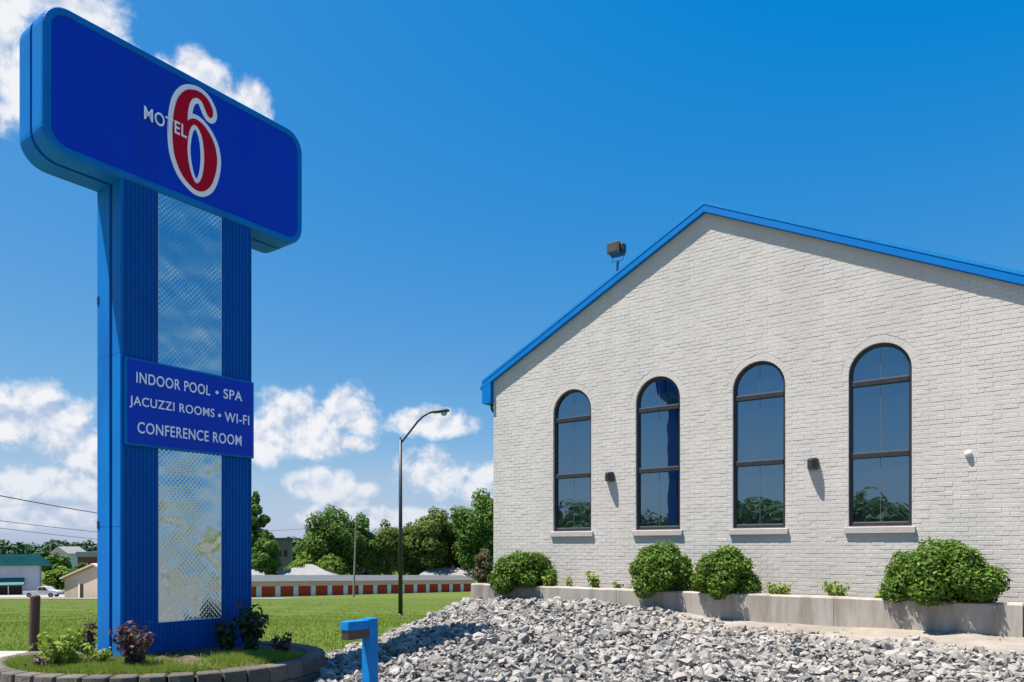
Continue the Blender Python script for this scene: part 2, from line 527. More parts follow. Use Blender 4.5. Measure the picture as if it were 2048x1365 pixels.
def sheet(name, xs, ys, fz, material, kind='structure'):
    xs, ys = np.asarray(xs, float), np.asarray(ys, float)
    X, Y = np.meshgrid(xs, ys)
    Z = np.vectorize(fz)(X, Y)
    v = np.stack([X, Y, Z], -1).reshape(-1, 3)
    nx = len(xs)
    i = np.arange(len(v)).reshape(len(ys), nx)
    f = np.stack([i[:-1, :-1], i[:-1, 1:], i[1:, 1:], i[1:, :-1]], -1).reshape(-1, 4)
    return tag(np_mesh(name, v, f, material, smooth=True), kind=kind)


gy = np.concatenate([[-400, -100, -30, 0, 3], np.arange(6, 30, 0.5), np.arange(30, 190, 5), [220, 300, 500, 1000, 1500, 3000, 5000]])
gx = np.concatenate([[-5000, -1500, -500, -200, -120, -60, -30, -15, -10], np.arange(-8, 14, 0.5), [16, 25, 40, 80, 200, 500, 1500, 5000]])


def lawn_z(x, y):
    z = gz(y)
    if 8 < y < 60 and abs(x) < 30:
        z += 0.025 * math.sin(x * 1.7 + y * 0.9) * math.sin(y * 0.6 - x * 0.4)
    return z


sheet('ground', gx, gy, lawn_z, 'lawn')
sheet('parking_lot', [-3.0, 4, 12, 30, 70], [-60, -20, 0, 5.8], lambda x, y: 0.012, 'asphalt')
sheet('footpath', [-12, -8.5, -6.2, -5.2], [2, 5, 7, 8, 9.2, 10.0, 10.9], lambda x, y: gz(y) + 0.045, 'concrete')
sheet('road', np.arange(-190, -29, 10.0), [96, 100, 104, 107], lambda x, y: gz(y) + 0.06, 'pale_road')
sheet('car_park', np.arange(-190, -59, 10.0), [116, 125, 135, 146, 160], lambda x, y: gz(y) + 0.05, 'pale_road')

# ------------------------------------------------------------------ brick building
D0 = 12.8
CB = np.array([-0.4072, 16.288])
bld = empty('brick_building', (CB[0], CB[1], 0), -TH)
tag(bld, 'pale painted brick gable building with blue roof trim and four arched windows', 'building')
BW, PK, E0, SL = 9.76, 4.88, 5.306, 0.4916
WZ0, WSP, WR = 2.005, 4.435, 0.452
WIN = [2.032, 3.930, 5.830, 7.735]


def rake(a):
    return E0 + SL * (a if a < PK else BW - a)


def win_outline(c, grow=0.0, seg=20):
    r = WR + grow
    pts = [(c - r, WZ0 - (grow if grow < 0 else grow)), (c + r, WZ0 - grow), ]
    pts = [(c - r, WZ0 - grow), (c + r, WZ0 - grow)]
    for k in range(seg + 1):
        t = math.pi * k / seg
        pts.append((c + r * math.cos(t), WSP + r * math.sin(t)))
    return pts


def fill_poly(loops, y):
    bm = bmesh.new()
    es = []
    for lp in loops:
        vs = [bm.verts.new((p[0], y, p[1])) for p in lp]
        es += [bm.edges.new((vs[i], vs[(i + 1) % len(vs)])) for i in range(len(vs))]
    bmesh.ops.triangle_fill(bm, use_beauty=True, edges=es)
    bm.verts.index_update()
    v = [tuple(q.co) for q in bm.verts]
    f = [tuple(q.index for q in fc.verts) for fc in bm.faces]
    bm.free()
    return v, f


wall = MB()
outer = [(0, 0), (BW, 0), (BW, E0 + 0.06), (PK, rake(PK) + 0.06), (0, E0 + 0.06)]
wall.add(*fill_poly([outer] + [win_outline(c) for c in WIN], 0.0))
for c in WIN:
    lp = win_outline(c)
    n = len(lp)
    wall.add([(p[0], -0.004, p[1]) for p in lp] + [(p[0], 0.2, p[1]) for p in lp],
             [(i, (i + 1) % n, n + (i + 1) % n, n + i) for i in range(n)])
wall.add([(0, 0, 0), (0, 18, 0), (0, 18, E0), (0, 0, E0)], [(0, 1, 2, 3)])
wall.add([(BW, 0, 0), (BW, 18, 0), (BW, 18, E0), (BW, 0, E0)], [(0, 1, 2, 3)])
wall.add([(0, 18, 0), (BW, 18, 0), (BW, 18, E0), (PK, 18, rake(PK)), (0, 18, E0)], [(0, 1, 2, 3, 4)])
wall.build('wall', 'painted_mortar', bld, fix=False)

# bricks, each with its own edges; running bond, cut round the arches
CRS, BL, BH, BT = 0.0677, 0.2032, 0.0594, 0.0028
full, rest_v, rest_f = [], [], []
RING = WR + 0.105


def arch_cut(c, z):
    """half-width of window c's opening (with its brick ring) at height z"""
    if z < WZ0 - 0.11 or z > WSP + RING:
        return 0.0
    if z < WZ0:
        return 0.515
    if z < WSP - 0.16:
        return WR + 0.006
    if z < WSP:
        return RING if z > WSP - 0.02 else WR + 0.006
    return math.sqrt(max(RING * RING - (z - WSP) ** 2, 0))


def add_brick(q, t):
    b = len(rest_v)
    y = -t
    for p in q:
        rest_v.append((p[0], 0.0, p[1]))
    for i, p in enumerate(q):
        cxm, czm = sum(a[0] for a in q) / 4, sum(a[1] for a in q) / 4
        rest_v.append((p[0] + (0.0025 if p[0] < cxm else -0.0025), y, p[1] + (0.0025 if p[1] < czm else -0.0025)))
    rest_f.extend([(b + 4, b + 5, b + 6, b + 7), (b, b + 1, b + 5, b + 4), (b + 1, b + 2, b + 6, b + 5), (b + 2, b + 3, b + 7, b + 6), (b + 3, b, b + 4, b + 7)])


nrow = int(7.9 / CRS)
for r in range(2, nrow):
    z0 = r * CRS + 0.005
    z1 = z0 + BH
    zm = (z0 + z1) / 2
    x = -BL * (0.5 if r % 2 else 0.0)
    while x < BW:
        a0, a1 = max(x + 0.005, 0.002), min(x + BL - 0.005, BW - 0.002)
        x += BL
        if a1 - a0 < 0.03 or zm > rake((a0 + a1) / 2) + 0.02:
            continue
        segs = [((a0, a0), (a1, a1))]          # ((left at bottom, left at top), (right at bottom, right at top))
        for c in WIN:
            hb, ht = arch_cut(c, z0), arch_cut(c, z1)
            if hb == 0 and ht == 0:
                continue
            hb, ht = max(hb, 0.001), max(ht, 0.001)
            out = []
            for (l, rr) in segs:
                if max(rr) < c - max(hb, ht) or min(l) > c + max(hb, ht):
                    out.append((l, rr))
                    continue
                rl = (min(rr[0], c - hb), min(rr[1], c - ht))
                if rl[0] - l[0] > 0.0 and rl[1] - l[1] > 0.0 and (rl[0] - l[0]) + (rl[1] - l[1]) > 0.05:
                    out.append((l, rl))
                lr = (max(l[0], c + hb), max(l[1], c + ht))
                if rr[0] - lr[0] > 0.0 and rr[1] - lr[1] > 0.0 and (rr[0] - lr[0]) + (rr[1] - lr[1]) > 0.05:
                    out.append((lr, rr))
            segs = out
        for (l, rr) in segs:
            t = BT + random.uniform(-0.0018, 0.0018)
            dz = random.uniform(-0.0015, 0.0015)
            whole = abs(l[0] - l[1]) < 1e-6 and abs(rr[0] - rr[1]) < 1e-6 and (rr[0] - l[0]) > BL - 0.011
            # the bricks nearest the camera are single pieces
            if whole and 8.30 < l[0] and 0.95 < z0 < 4.6:
                full.append((l[0], z0 + dz, t))
            else:
                add_brick([(l[0], z0 + dz), (rr[0], z0 + dz), (rr[1], z1 + dz), (l[1], z1 + dz)], t)
# bricks of the right-hand side wall, seen only from a step to the right
for r in range(2, int((E0 - 0.25) / CRS)):
    z0 = r * CRS + 0.005
    y = -BL * (0.5 if r % 2 else 0.0)
    while y < 18.0:
        y0, y1 = max(y + 0.005, 0.002), min(y + BL - 0.005, 17.99)
        y += BL
        t = BT + random.uniform(-0.0018, 0.0018)
        b = len(rest_v)
        rest_v.extend([(BW, y0, z0), (BW, y1, z0), (BW, y1, z0 + BH), (BW, y0, z0 + BH), (BW + t, y0 + 0.0025, z0 + 0.0025), (BW + t, y1 - 0.0025, z0 + 0.0025), (BW + t, y1 - 0.0025, z0 + BH - 0.0025), (BW + t, y0 + 0.0025, z0 + BH - 0.0025)])
        rest_f.extend([(b + 4, b + 5, b + 6, b + 7), (b, b + 1, b + 5, b + 4), (b + 1, b + 2, b + 6, b + 5), (b + 2, b + 3, b + 7, b + 6), (b + 3, b, b + 4, b + 7)])
# rowlock bricks round each arch
arch_bricks = []
for c in WIN:
    nv = 22
    for k in range(nv):
        t0 = math.pi * (k + 0.03) / nv
        t1 = math.pi * (k + 0.97) / nv
        r0, r1 = WR + 0.004, RING - 0.008
        t = BT + random.uniform(-0.002, 0.002)
        q = [(c + r0 * math.cos(t0), WSP + r0 * math.sin(t0)), (c + r1 * math.cos(t0), WSP + r1 * math.sin(t0)),
             (c + r1 * math.cos(t1), WSP + r1 * math.sin(t1)), (c + r0 * math.cos(t1), WSP + r0 * math.sin(t1))]
        arch_bricks.append((q, t * 0.7))
for q, t in arch_bricks:
    b = len(rest_v)
    rest_v.extend([(p[0], 0.0, p[1]) for p in q] + [(p[0], -t, p[1]) for p in q])
    rest_f.extend([(b + 4, b + 5, b + 6, b + 7), (b, b + 1, b + 5, b + 4), (b + 1, b + 2, b + 6, b + 5), (b + 2, b + 3, b + 7, b + 6), (b + 3, b, b + 4, b + 7)])
full.sort(key=lambda q: -q[0])
for (a, z, t) in full[300:]:
    add_brick([(a, z), (a + BL - 0.01, z), (a + BL - 0.01, z + BH), (a, z + BH)], t)
full = full[:300]
bw_o = np_mesh('brickwork', np.array(rest_v), np.array(rest_f), 'painted_brick', bld)
tag(bw_o, kind='stuff')
bme = []
for k in range(6):
    t = BT - 0.0018 + 0.0007 * k
    w = BL - 0.010
    e = 0.0025
    m = MB()
    m.add([(0, 0, 0), (w, 0, 0), (w, 0, BH), (0, 0, BH), (e, -t, e), (w - e, -t, e), (w - e, -t, BH - e), (e, -t, BH - e)],
          [(4, 5, 6, 7), (0, 1, 5, 4), (1, 2, 6, 5), (2, 3, 7, 6), (3, 0, 4, 7)])
    me = bpy.data.meshes.new('brick')
    me.from_pydata(m.v, [], m.f)
    me.materials.append(MATS['painted_brick'])
    bme.append(me)
for i, (a, z, t) in enumerate(full):
    o = bpy.data.objects.new('brick', random.choice(bme))
    o.location = (a, 0, z)
    link(o, bld)

# windows
for wi, c in enumerate(WIN):
    fr = MB()
    o_out, o_in = win_outline(c, -0.004), win_outline(c, -0.045)
    n = len(o_out)
    vs = [(p[0], 0.045, p[1]) for p in o_out] + [(p[0], 0.045, p[1]) for p in o_in] + [(p[0], 0.11, p[1]) for p in o_out] + [(p[0], 0.11, p[1]) for p in o_in]
    fs = []
    for i in range(n):
        j = (i + 1) % n
        fs += [(i, j, n + j, n + i), (n + i, n + j, 3 * n + j, 3 * n + i), (i, 2 * n + i, 2 * n + j, j)]
    fr.add(vs, fs)
    wo_ = fr.build('window', 'frame_bronze', bld)
    levels = [WZ0 + 0.045, 3.13, 4.285]
    for zc in levels[1:]:
        MB().box(c - WR + 0.046, c + WR - 0.046, 0.03, 0.105, zc - 0.043, zc + 0.036).build('mullion', 'frame_bronze', wo_, bevel=0.006)
        MB().box(c - WR + 0.046, c + WR - 0.046, 0.05, 0.1, zc + 0.038, zc + 0.052).build('lit_top_strip', 'grey_metal', wo_)  # grey strip: the highlight along the mullion top, put in as colour
    MB().box(c - WR + 0.05, c + WR - 0.05, 0.055, 0.1, WZ0 + 0.045, WZ0 + 0.068).build('lit_top_strip', 'grey_metal', wo_)  # same coloured-in highlight on the bottom rail of the frame
    # three panes, top one arched
    for (za, zb) in ((WZ0 + 0.03, 3.10), (3.16, 4.255)):
        MB().box(c - WR + 0.03, c + WR - 0.03, 0.085, 0.095, za, zb).build('pane', 'window_glass', wo_)
    r = WR - 0.03
    pts = [(c - r, 4.315), (c + r, 4.315)] + [(c + r * math.cos(math.pi * k / 20), WSP + r * math.sin(math.pi * k / 20)) for k in range(21)]
    MB().prism(pts, 1, 0.085, 0.095).build('pane', 'window_glass', wo_)
    for (za, zb) in ((WZ0 + 0.045, 3.094), (3.166, 4.249), (4.321, WSP + WR - 0.046)):
        MB().box(c - 0.003, c + 0.003, 0.081, 0.0845, za, zb).build('muntin', 'grey_metal', wo_)
    MB().add([(c - 0.505, 0.1, 1.888), (c + 0.505, 0.1, 1.888), (c + 0.505, 0.1, 2.004), (c - 0.505, 0.1, 2.004),
              (c - 0.505, -0.048, 1.888), (c + 0.505, -0.048, 1.888), (c + 0.505, -0.048, 1.984), (c - 0.505, -0.048, 1.984)],
             [(0, 1, 2, 3), (4, 7, 6, 5), (3, 2, 6, 7), (0, 4, 5, 1), (0, 3, 7, 4), (1, 5, 6, 2)]).build('sill', 'sill_stone', wo_, bevel=0.004)

# roof
OV = 0.25
roof = MB()
ext = 0.35
for sgn_ in (0, 1):
    def fx(a):
        return a if sgn_ == 0 else BW - a
    top = [(fx(-ext), 5.29 - 0.05 + 0.01), (fx(PK), 7.875)]
    lo = [(fx(-ext), 5.17), (fx(PK), 7.80)]
    roof.add([(top[0][0], -0.03, top[0][1]), (top[1][0], -0.03, top[1][1]), (top[1][0], 18.2, top[1][1]), (top[0][0], 18.2, top[0][1]),
              (lo[0][0], -0.03, lo[0][1]), (lo[1][0], -0.03, lo[1][1]), (lo[1][0], 18.2, lo[1][1]), (lo[0][0], 18.2, lo[0][1])],
             [(0, 1, 2, 3), (4, 7, 6, 5), (0, 4, 5, 1), (2, 6, 7, 3), (0, 3, 7, 4)])
roof_o = roof.build('roof', 'roof_blue', bld)
# standing seams on the roof
for sgn_ in (0, 1):
    for k in range(1, 30):
        y = 0.6 * k
        a0, a1 = (-ext, PK) if sgn_ == 0 else (BW + ext, PK)
        za, zb = 5.25 + 0.002, 7.875 + 0.002
        d = 0.02
        m = MB()
        m.add([(a0, y - d, za), (a0, y + d, za), (a1, y + d, zb), (a1, y - d, zb), (a0, y - d, za + 0.035), (a0, y + d, za + 0.035), (a1, y + d, zb + 0.035), (a1, y - d, zb + 0.035)],
              [(4, 5, 6, 7), (0, 4, 7, 3), (1, 2, 6, 5), (0, 1, 5, 4)])
        m.build('seam', 'roof_blue', roof_o)
FP = 0.098     # how far the rake board stands off the wall


def rake_board(name, side, y0, y1, lo_off, hi_off, material):
    def fx(a):
        return a if side == 0 else BW - a
    pts = [(fx(-0.02), E0 - 0.02 * SL + lo_off), (PK, rake(PK) + lo_off), (PK, rake(PK) + hi_off), (fx(-0.25), E0 - 0.25 * SL + hi_off), (fx(-0.25), E0 - 0.25 * SL + lo_off)]
    MB().prism(pts, 1, y0, y1).build(name, material, roof_o)


for sd in (0, 1):
    rake_board('rake_board', sd, -FP, -0.009, -0.005, 0.122, 'roof_blue')
    rake_board('rake_trim', sd, -FP - 0.007, -0.009, 0.123, 0.178, 'roof_blue_trim')
    a0, a1 = (-0.25, -0.012) if sd == 0 else (BW + 0.012, BW + 0.25)
    MB().box(a0, a1, -FP + 0.002, 18.0, 4.845, E0 - 0.125).build('eave_box', 'roof_blue', roof_o)
    zt = E0 - 0.124
    if sd == 0:
        MB().prism([(a0, zt), (a1, zt), (a1, zt + 0.115)], 1, -FP + 0.002, 18.0).build('eave_cap', 'roof_blue', roof_o)
    else:
        MB().prism([(a0, zt), (a1, zt), (a0, zt + 0.115)], 1, -FP + 0.002, 18.0).build('eave_cap', 'roof_blue', roof_o)
MB().tube([(-0.13, 0.10, 4.86), (-0.13, 0.10, 4.76), (-0.10, 0.10, 4.70), (-0.05, 0.10, 4.665), (-0.035, 0.10, 4.60), (-0.035, 0.10, 0.5)], 0.03, 8).build('downspout', 'black_metal', bld)


def hood_lamp(name, a, z, label):
    t = empty(name, (0, 0, 0), 0)
    P = CB + U2 * a
    t.location = (P[0], P[1], z)
    t.rotation_euler = (0, 0, -TH)
    tag(t, label, 'wall lamp', 'wall lamps between the arched windows')
    prof = [(-0.088, 0.0), (0.088, 0.0)] + [(0.088 * math.cos(k * math.pi / 12), -0.155 * math.sin(k * math.pi / 12)) for k in range(1, 12)]
    m = MB()
    rings = []
    for (zz, s) in ((-0.085, 0.97), (-0.08, 1.0), (0.05, 1.0), (0.078, 0.93), (0.085, 0.8)):
        rings.append([(p[0] * s, p[1] * s - 0.008, zz) for p in prof])
    m.loft(rings)
    m.build('housing', 'black_metal', t)
    MB().box(-0.06, 0.06, -0.0085, -0.001, -0.1, 0.1).build('backplate', 'black_metal', t)
    MB().box(-0.05, 0.05, -0.10, -0.02, -0.092, -0.0855).build('lens', 'lens_glass', t)


hood_lamp('wall_lamp', 2.93, 3.05, 'small black wall lamp between the first and second arched windows')
hood_lamp('wall_lamp', 6.74, 3.045, 'small black wall lamp between the third and fourth arched windows')
P = CB + U2 * 8.934
m = MB()
m.loft([[(0.05 * q * math.cos(2 * math.pi * k / 14), -0.008 - h_, 0.05 * q * math.sin(2 * math.pi * k / 14)) for k in range(14)] for (q, h_) in ((1, 0), (1, 0.012), (0.85, 0.03), (0.5, 0.045), (0.15, 0.05))])
dm = m.build('vent_cover', 'white_dome', None, smooth=True)
dm.location = (P[0], P[1], 3.047)
dm.rotation_euler = (0, 0, -TH)
tag(dm, 'small white round dome cover on the brick wall right of the windows', 'vent cover')

# flood light standing on the left roof slope
FLP = CB + U2 * 2.97 + V2 * 0.20
fl = empty('flood_light', (FLP[0], FLP[1], 7.17), -TH)
fl.scale = (0.86, 0.86, 0.86)
tag(fl, 'brown box floodlight on a bracket standing on the left roof slope', 'floodlight')
MB().tube([(0, 0, -0.28), (0, 0, 0.12), (0.015, 0, 0.16), (0.02, 0, 0.2)], 0.03, 8).build('stem', 'grey_metal', fl)
MB().box(-0.05, 0.05, -0.04, 0.04, -0.30, -0.17).build('base', 'grey_metal', fl)
MB().tube([(-0.13, 0, 0.4), (-0.13, 0, 0.2), (0.15, 0, 0.2), (0.15, 0, 0.4)], 0.009, 6).build('yoke', 'grey_metal', fl)
hd = MB()
prof = [(-0.16, 0.30), (0.13, 0.27), (0.19, 0.33), (0.19, 0.53), (0.13, 0.57), (-0.16, 0.57)]
hd.loft([[(-0.17, -0.15, 0.36), (0.12, -0.15, 0.36), (0.12, -0.15, 0.57), (-0.17, -0.15, 0.57)], [(-0.17, 0.05, 0.32), (0.12, 0.05, 0.32), (0.12, 0.05, 0.60), (-0.17, 0.05, 0.60)],
         [(-0.12, 0.2, 0.37), (0.1, 0.2, 0.37), (0.1, 0.2, 0.57), (-0.12, 0.2, 0.57)]])
hb = hd.build('housing', 'lamp_brown', fl, bevel=0.012)
MB().box(-0.185, 0.135, -0.175, -0.152, 0.34, 0.59).build('door_frame', 'lamp_brown', hb, bevel=0.006)
MB().box(-0.15, 0.10, -0.182, -0.1755, 0.375, 0.555).build('lens', 'lamp_brown', hb)
MB().box(0.121, 0.20, -0.10, 0.06, 0.36, 0.55).build('ballast_box', 'black_metal', hb, bevel=0.02)

# ------------------------------------------------------------------ retaining wall and bed in front of the building
WP = 1.0         # distance of its face from the brick wall
rw = empty('retaining_wall', (CB[0], CB[1], 0), -TH)
tag(rw, 'low grey concrete retaining wall under the arched windows', 'retaining wall')
for (a0, a1) in ((0.19, 3.60), (3.606, 7.29), (7.296, 9.63)):
    m = MB()
    nseg = 24
    ring = []
    for k in range(nseg + 1):
        a = a0 + (a1 - a0) * k / nseg
        w1, w2 = 0.006 * math.sin(a * 3.1), 0.005 * math.sin(a * 5.3 + 1)
        ring.append([(a, -WP + w1, -0.1), (a, -WP + w2 - 0.004, 0.895), (a, -WP + 0.02, 0.915 + w2), (a, -WP + 0.19, 0.918 + w2), (a, -WP + 0.2, 0.9), (a, -WP + 0.2, -0.1)])
    m.loft(ring)
    m.build('panel', 'concrete', rw)
m = MB()
m.box(0.2, 9.62, -WP + 0.195, -0.012, -0.1, 0.84)
m.box(0.19, 0.38, -WP + 0.201, -0.012, -0.1, 0.915)
pb = m.build('planting_bed', 'soil', None)
pb.location = (CB[0], CB[1], 0)
pb.rotation_euler = (0, 0, -TH)
tag(pb, kind='structure')


def bw(a, p, z=0.0):
    q = CB + U2 * a - V2 * p
    return (q[0], q[1], z)


def shrub(label, a, p, w, ztop, seed, extra=()):
    global rng
    rng = np.random.default_rng(seed)
    t = empty('round_shrub', bw(a, p, 0.84), -TH)
    tag(t, label, 'shrub', 'clipped shrubs along the retaining wall')
    hh = ztop - 0.80
    r = w / 2
    lobes = [(0, 0, hh * 0.42, r * 0.80, min(r * 0.80, 0.56), hh * 0.47)]
    for k in range(40):
        th = 2 * math.pi * k / 40 * 2.6 + rng.random()
        ph = rng.random() ** 0.8
        rr = math.sqrt(max(1 - ph ** 2, 0.03))
        s = 0.13 + 0.09 * rng.random()
        lobes.append((r * 0.80 * rr * math.cos(th), min(r, 0.66) * 0.78 * rr * math.sin(th), 0.02 + hh * 0.80 * ph, s, s, s * 0.9))
    lobes += [(e[0], e[1], e[2], e[3], e[3], e[3]) for e in extra]
    nl = int(17000 * w * hh / 1.2) + 3000
    v, f, ti = lobe_leaves(lobes, nl, 0.033, 0.30, 0.8, 0.15)
    # sprays standing out of the outline
    v2, f2, ti2 = lobe_leaves([(l[0] * 1.05, l[1] * 1.05, l[2] + 0.03, l[3], l[4], l[5]) for l in lobes[1:]], nl // 8, 0.034, 0.02, 0.9, 0.5)
    V, FC, T = np.vstack([v, v2]), np.vstack([f, f2 + len(v)]), np.concatenate([ti, np.clip(ti2 + 0.2, 0, 1)])
    keep = np.repeat(V.reshape(-1, 4, 3)[:, :, 1].max(1) < p - 0.03, 4)
    V = V[keep]
    T = T[keep.reshape(-1, 4)[:, 0]]
    FC = np.arange(len(V)).reshape(-1, 4)
    np_mesh('foliage', V, FC, 'shrub_leaf', t, T)
    st = MB()
    for k in range(7):
        th = k * 0.9
        st.tube([(0.05 * math.cos(th), 0.05 * math.sin(th), -0.03), (r * 0.35 * math.cos(th), 0.2 * math.sin(th), hh * 0.4), (r * 0.6 * math.cos(th), 0.35 * math.sin(th), hh * 0.7)], [0.018, 0.012, 0.005], 6)
    st.build('stems', 'twig', t)
    return t


shrub('round green shrub nearest the left corner of the building', 1.36, 0.72, 1.36, 1.60, 3)
shrub('round green shrub below the second arched window, touching its right neighbour', 4.37, 0.74, 1.14, 1.69, 4, [(0.12, 0, 0.72, 0.2), (-0.25, 0, 0.62, 0.22)])
shrub('round green shrub between the second and third windows, right of its touching neighbour', 5.52, 0.74, 1.08, 1.60, 8, [(0.05, 0, 0.66, 0.2)])
shrub('largest green shrub, lopsided, at the right end of the retaining wall', 8.66, 0.76, 1.48, 1.70, 6,
      [(-0.1, 0, 0.74, 0.2), (0.12, 0.02, 0.73, 0.17), (-0.42, 0, 0.52, 0.25), (0.32, 0, 0.55, 0.24), (0.62, 0.05, 0.36, 0.2), (0.45, 0, 0.3, 0.3)])


def leafy(name, label, cat, loc, rz, h, spread, n, size, leafmat, seed, group=None, upright=0.5, stems=7, aspect=1.7, parent=None):
    global rng
    rng = np.random.default_rng(seed)
    t = empty(name, loc, rz)
    tag(t, label, cat, group)
    st = MB()
    pos, nr = [], []
    for k in range(stems):
        th = 2 * math.pi * (k + rng.random()) / stems
        lean = spread * (0.3 + 0.7 * rng.random())
        hk = h * (0.55 + 0.45 * rng.random())
        tip = np.array([lean * math.cos(th), lean * math.sin(th), hk])
        mid = np.array([tip[0] * 0.35, tip[1] * 0.35, hk * 0.55])
        base = np.array([0.03 * math.cos(th), 0.03 * math.sin(th), -0.04])
        st.tube([base, mid, tip], [0.006, 0.004, 0.002], 5)
        for j in range(n // stems):
            q = 0.15 + 0.85 * rng.random()
            c = (1 - q) ** 2 * base + 2 * q * (1 - q) * mid + q * q * tip
            off = unit(1)[0] * size * 1.3
            pos.append(c + off)
            d = off / (np.linalg.norm(off) + 1e-9) + np.array([0, 0, upright])
            nr.append(d / np.linalg.norm(d))
    pos, nr = np.array(pos), np.array(nr)
    pos[:, 2] = np.maximum(pos[:, 2], 0.0)
    v, f = leaf_cards(pos, nr, size * (0.6 + 0.8 * rng.random(len(pos))), aspect)
    np_mesh('leaves', v, f, leafmat, t, np.clip(rng.normal(0.5, 0.28, len(pos)), 0, 1))
    st.build('stems', 'twig' if leafmat != 'weed_leaf' else 'weed_leaf', t)
    return t


WG = 'weeds in the bed behind the retaining wall'
leafy('weed', 'small upright weed just right of the leftmost round shrub', 'weed', bw(2.37, 0.62, 0.84), 0, 0.32, 0.06, 60, 0.045, 'weed_leaf', 21, WG, stems=3)
leafy('weed', 'taller leafy weed between the first and second round shrubs', 'weed', bw(2.92, 0.62, 0.84), 0, 0.40, 0.12, 120, 0.055, 'weed_leaf', 22, WG, stems=6)
leafy('weed', 'low pale weed midway along the wall, left of the second shrub', 'weed', bw(3.42, 0.66, 0.84), 0, 0.24, 0.14, 60, 0.04, 'weed_leaf', 23, WG, stems=6)
leafy('weed', 'tiny weed close against the left side of the second shrub', 'weed', bw(3.72, 0.70, 0.84), 0, 0.17, 0.09, 40, 0.035, 'weed_leaf', 24, WG, stems=5)
leafy('weed', 'thin pale weed at the wall corner left of the first shrub', 'weed', bw(0.62, 0.7, 0.84), 0, 0.36, 0.10, 50, 0.05, 'weed_leaf', 25, WG, stems=4)
leafy('weed', 'yellow green spreading plant right of the third round shrub', 'weed', bw(6.38, 0.70, 0.84), 0, 0.27, 0.28, 240, 0.04, 'weed_leaf', 26, WG, stems=14)
leafy('weed', 'yellow green plant with thin stalks between third and fourth windows', 'weed', bw(7.25, 0.66, 0.84), 0, 0.30, 0.26, 240, 0.04, 'weed_leaf', 27, WG, stems=14)
leafy('weed', 'tiny weed left of the largest shrub', 'weed', bw(7.86, 0.68, 0.84), 0, 0.16, 0.12, 50, 0.035, 'weed_leaf', 28, WG, stems=6)
leafy('weed', 'pale leafy weed in front of the leftmost round shrub', 'weed', bw(2.02, 0.90, 0.90), 0, 0.26, 0.09, 70, 0.045, 'weed_leaf', 29, WG, stems=5)

# ------------------------------------------------------------------ rock bank
def ap(x, y):
    q = np.array([x, y])
    return float((q - CB) @ U2), float(D0 - q @ V2)


def bank_z(x, y):
    a, p = ap(x, y)
    hump = 0.47 + 0.17 * max(0, 1 - ((a - 2.4) / 3.2) ** 2)
    z = hump - 0.047 * max(p - 1.0, 0) - 0.0034 * max(p - 1.0, 0) ** 2
    left = -2.75 + 0.11 * max(y - 10, 0)
    e = (x - left) / 1.4
    g = gz(y)
    if e < 1:
        e = max(e, 0)
        k = e * e * (3 - 2 * e)
        z = g - 0.02 + (z - g + 0.02) * k
    return max(z, g - 0.02)


bx_ = np.arange(-3.4, 12.0, 0.2)
by_ = np.arange(5.0, 17.2, 0.2)


def bank_sheet(x, y):
    a, p = ap(x, y)
    return bank_z(x, y) + (0.02 * math.sin(x * 5 + y * 3) * math.sin(y * 4.1 - x * 2)) if p > 0.9 and x > -3.0 else gz(y) - 0.25


bank = sheet('rock_bank', bx_, by_, bank_sheet, 'stone_bed')
ds_v, ds_f = [], []
for i, a in enumerate(np.arange(4.2, 12.01, 0.15)):
    for j in range(9):
        q = CB + U2 * a - V2 * (0.98 + 0.2 * j)
        ds_v.append((q[0], q[1], bank_sheet(q[0], q[1]) + 0.018 + 0.008 * math.sin(a * 7 + j) - (0.05 if (j == 8 or i == 0) else 0)))
        if i and j:
            b = i * 9 + j
            ds_f.append((b - 10, b - 1, b, b - 9))
tag(np_mesh('dirt_strip', np.array(ds_v), np.array(ds_f), 'dirt', smooth=True), kind='structure')


def hull_mesh(seed):
    r = np.random.default_rng(seed)
    d = r.normal(size=(13, 3))
    d /= np.linalg.norm(d, axis=1)[:, None]
    d *= (0.8 + 0.35 * r.random((13, 1)))
    d *= np.array([1.0, 0.62 + 0.35 * r.random(), 0.45 + 0.35 * r.random()])
    bm = bmesh.new()
    for p in d:
        bm.verts.new(p)
    res = bmesh.ops.convex_hull(bm, input=bm.verts)
    junk = [g for g in res['geom_interior'] if isinstance(g, bmesh.types.BMVert)]
    bmesh.ops.delete(bm, geom=junk, context='VERTS')
    bmesh.ops.triangulate(bm, faces=bm.faces)
    bm.verts.index_update()
    v = np.array([tuple(q.co) for q in bm.verts])
    f = np.array([[q.index for q in fc.verts] for fc in bm.faces])
    bm.free()
    return v, f


HULLS = [hull_mesh(100 + k) for k in range(24)]
rng = np.random.default_rng(77)
stones = []


def rotm(n):
    q = rng.normal(size=(n, 4))
    q /= np.linalg.norm(q, axis=1)[:, None]
    w, x, y, z = q.T
    return np.stack([np.stack([1 - 2 * (y * y + z * z), 2 * (x * y - z * w), 2 * (x * z + y * w)], -1),
                     np.stack([2 * (x * y + z * w), 1 - 2 * (x * x + z * z), 2 * (y * z - x * w)], -1),
                     np.stack([2 * (x * z - y * w), 2 * (y * z + x * w), 1 - 2 * (x * x + y * y)], -1)], 1)


def dirt_line(a):
    """how far in front of the retaining wall the rocks begin"""
    return 1.05 + float(np.interp(a, [4.6, 6.0, 7.4, 9.5, 11], [0.0, 0.55, 0.95, 1.05, 1.05])) + 0.12 * math.sin(a * 4.2) * (1 if a > 5 else 0)


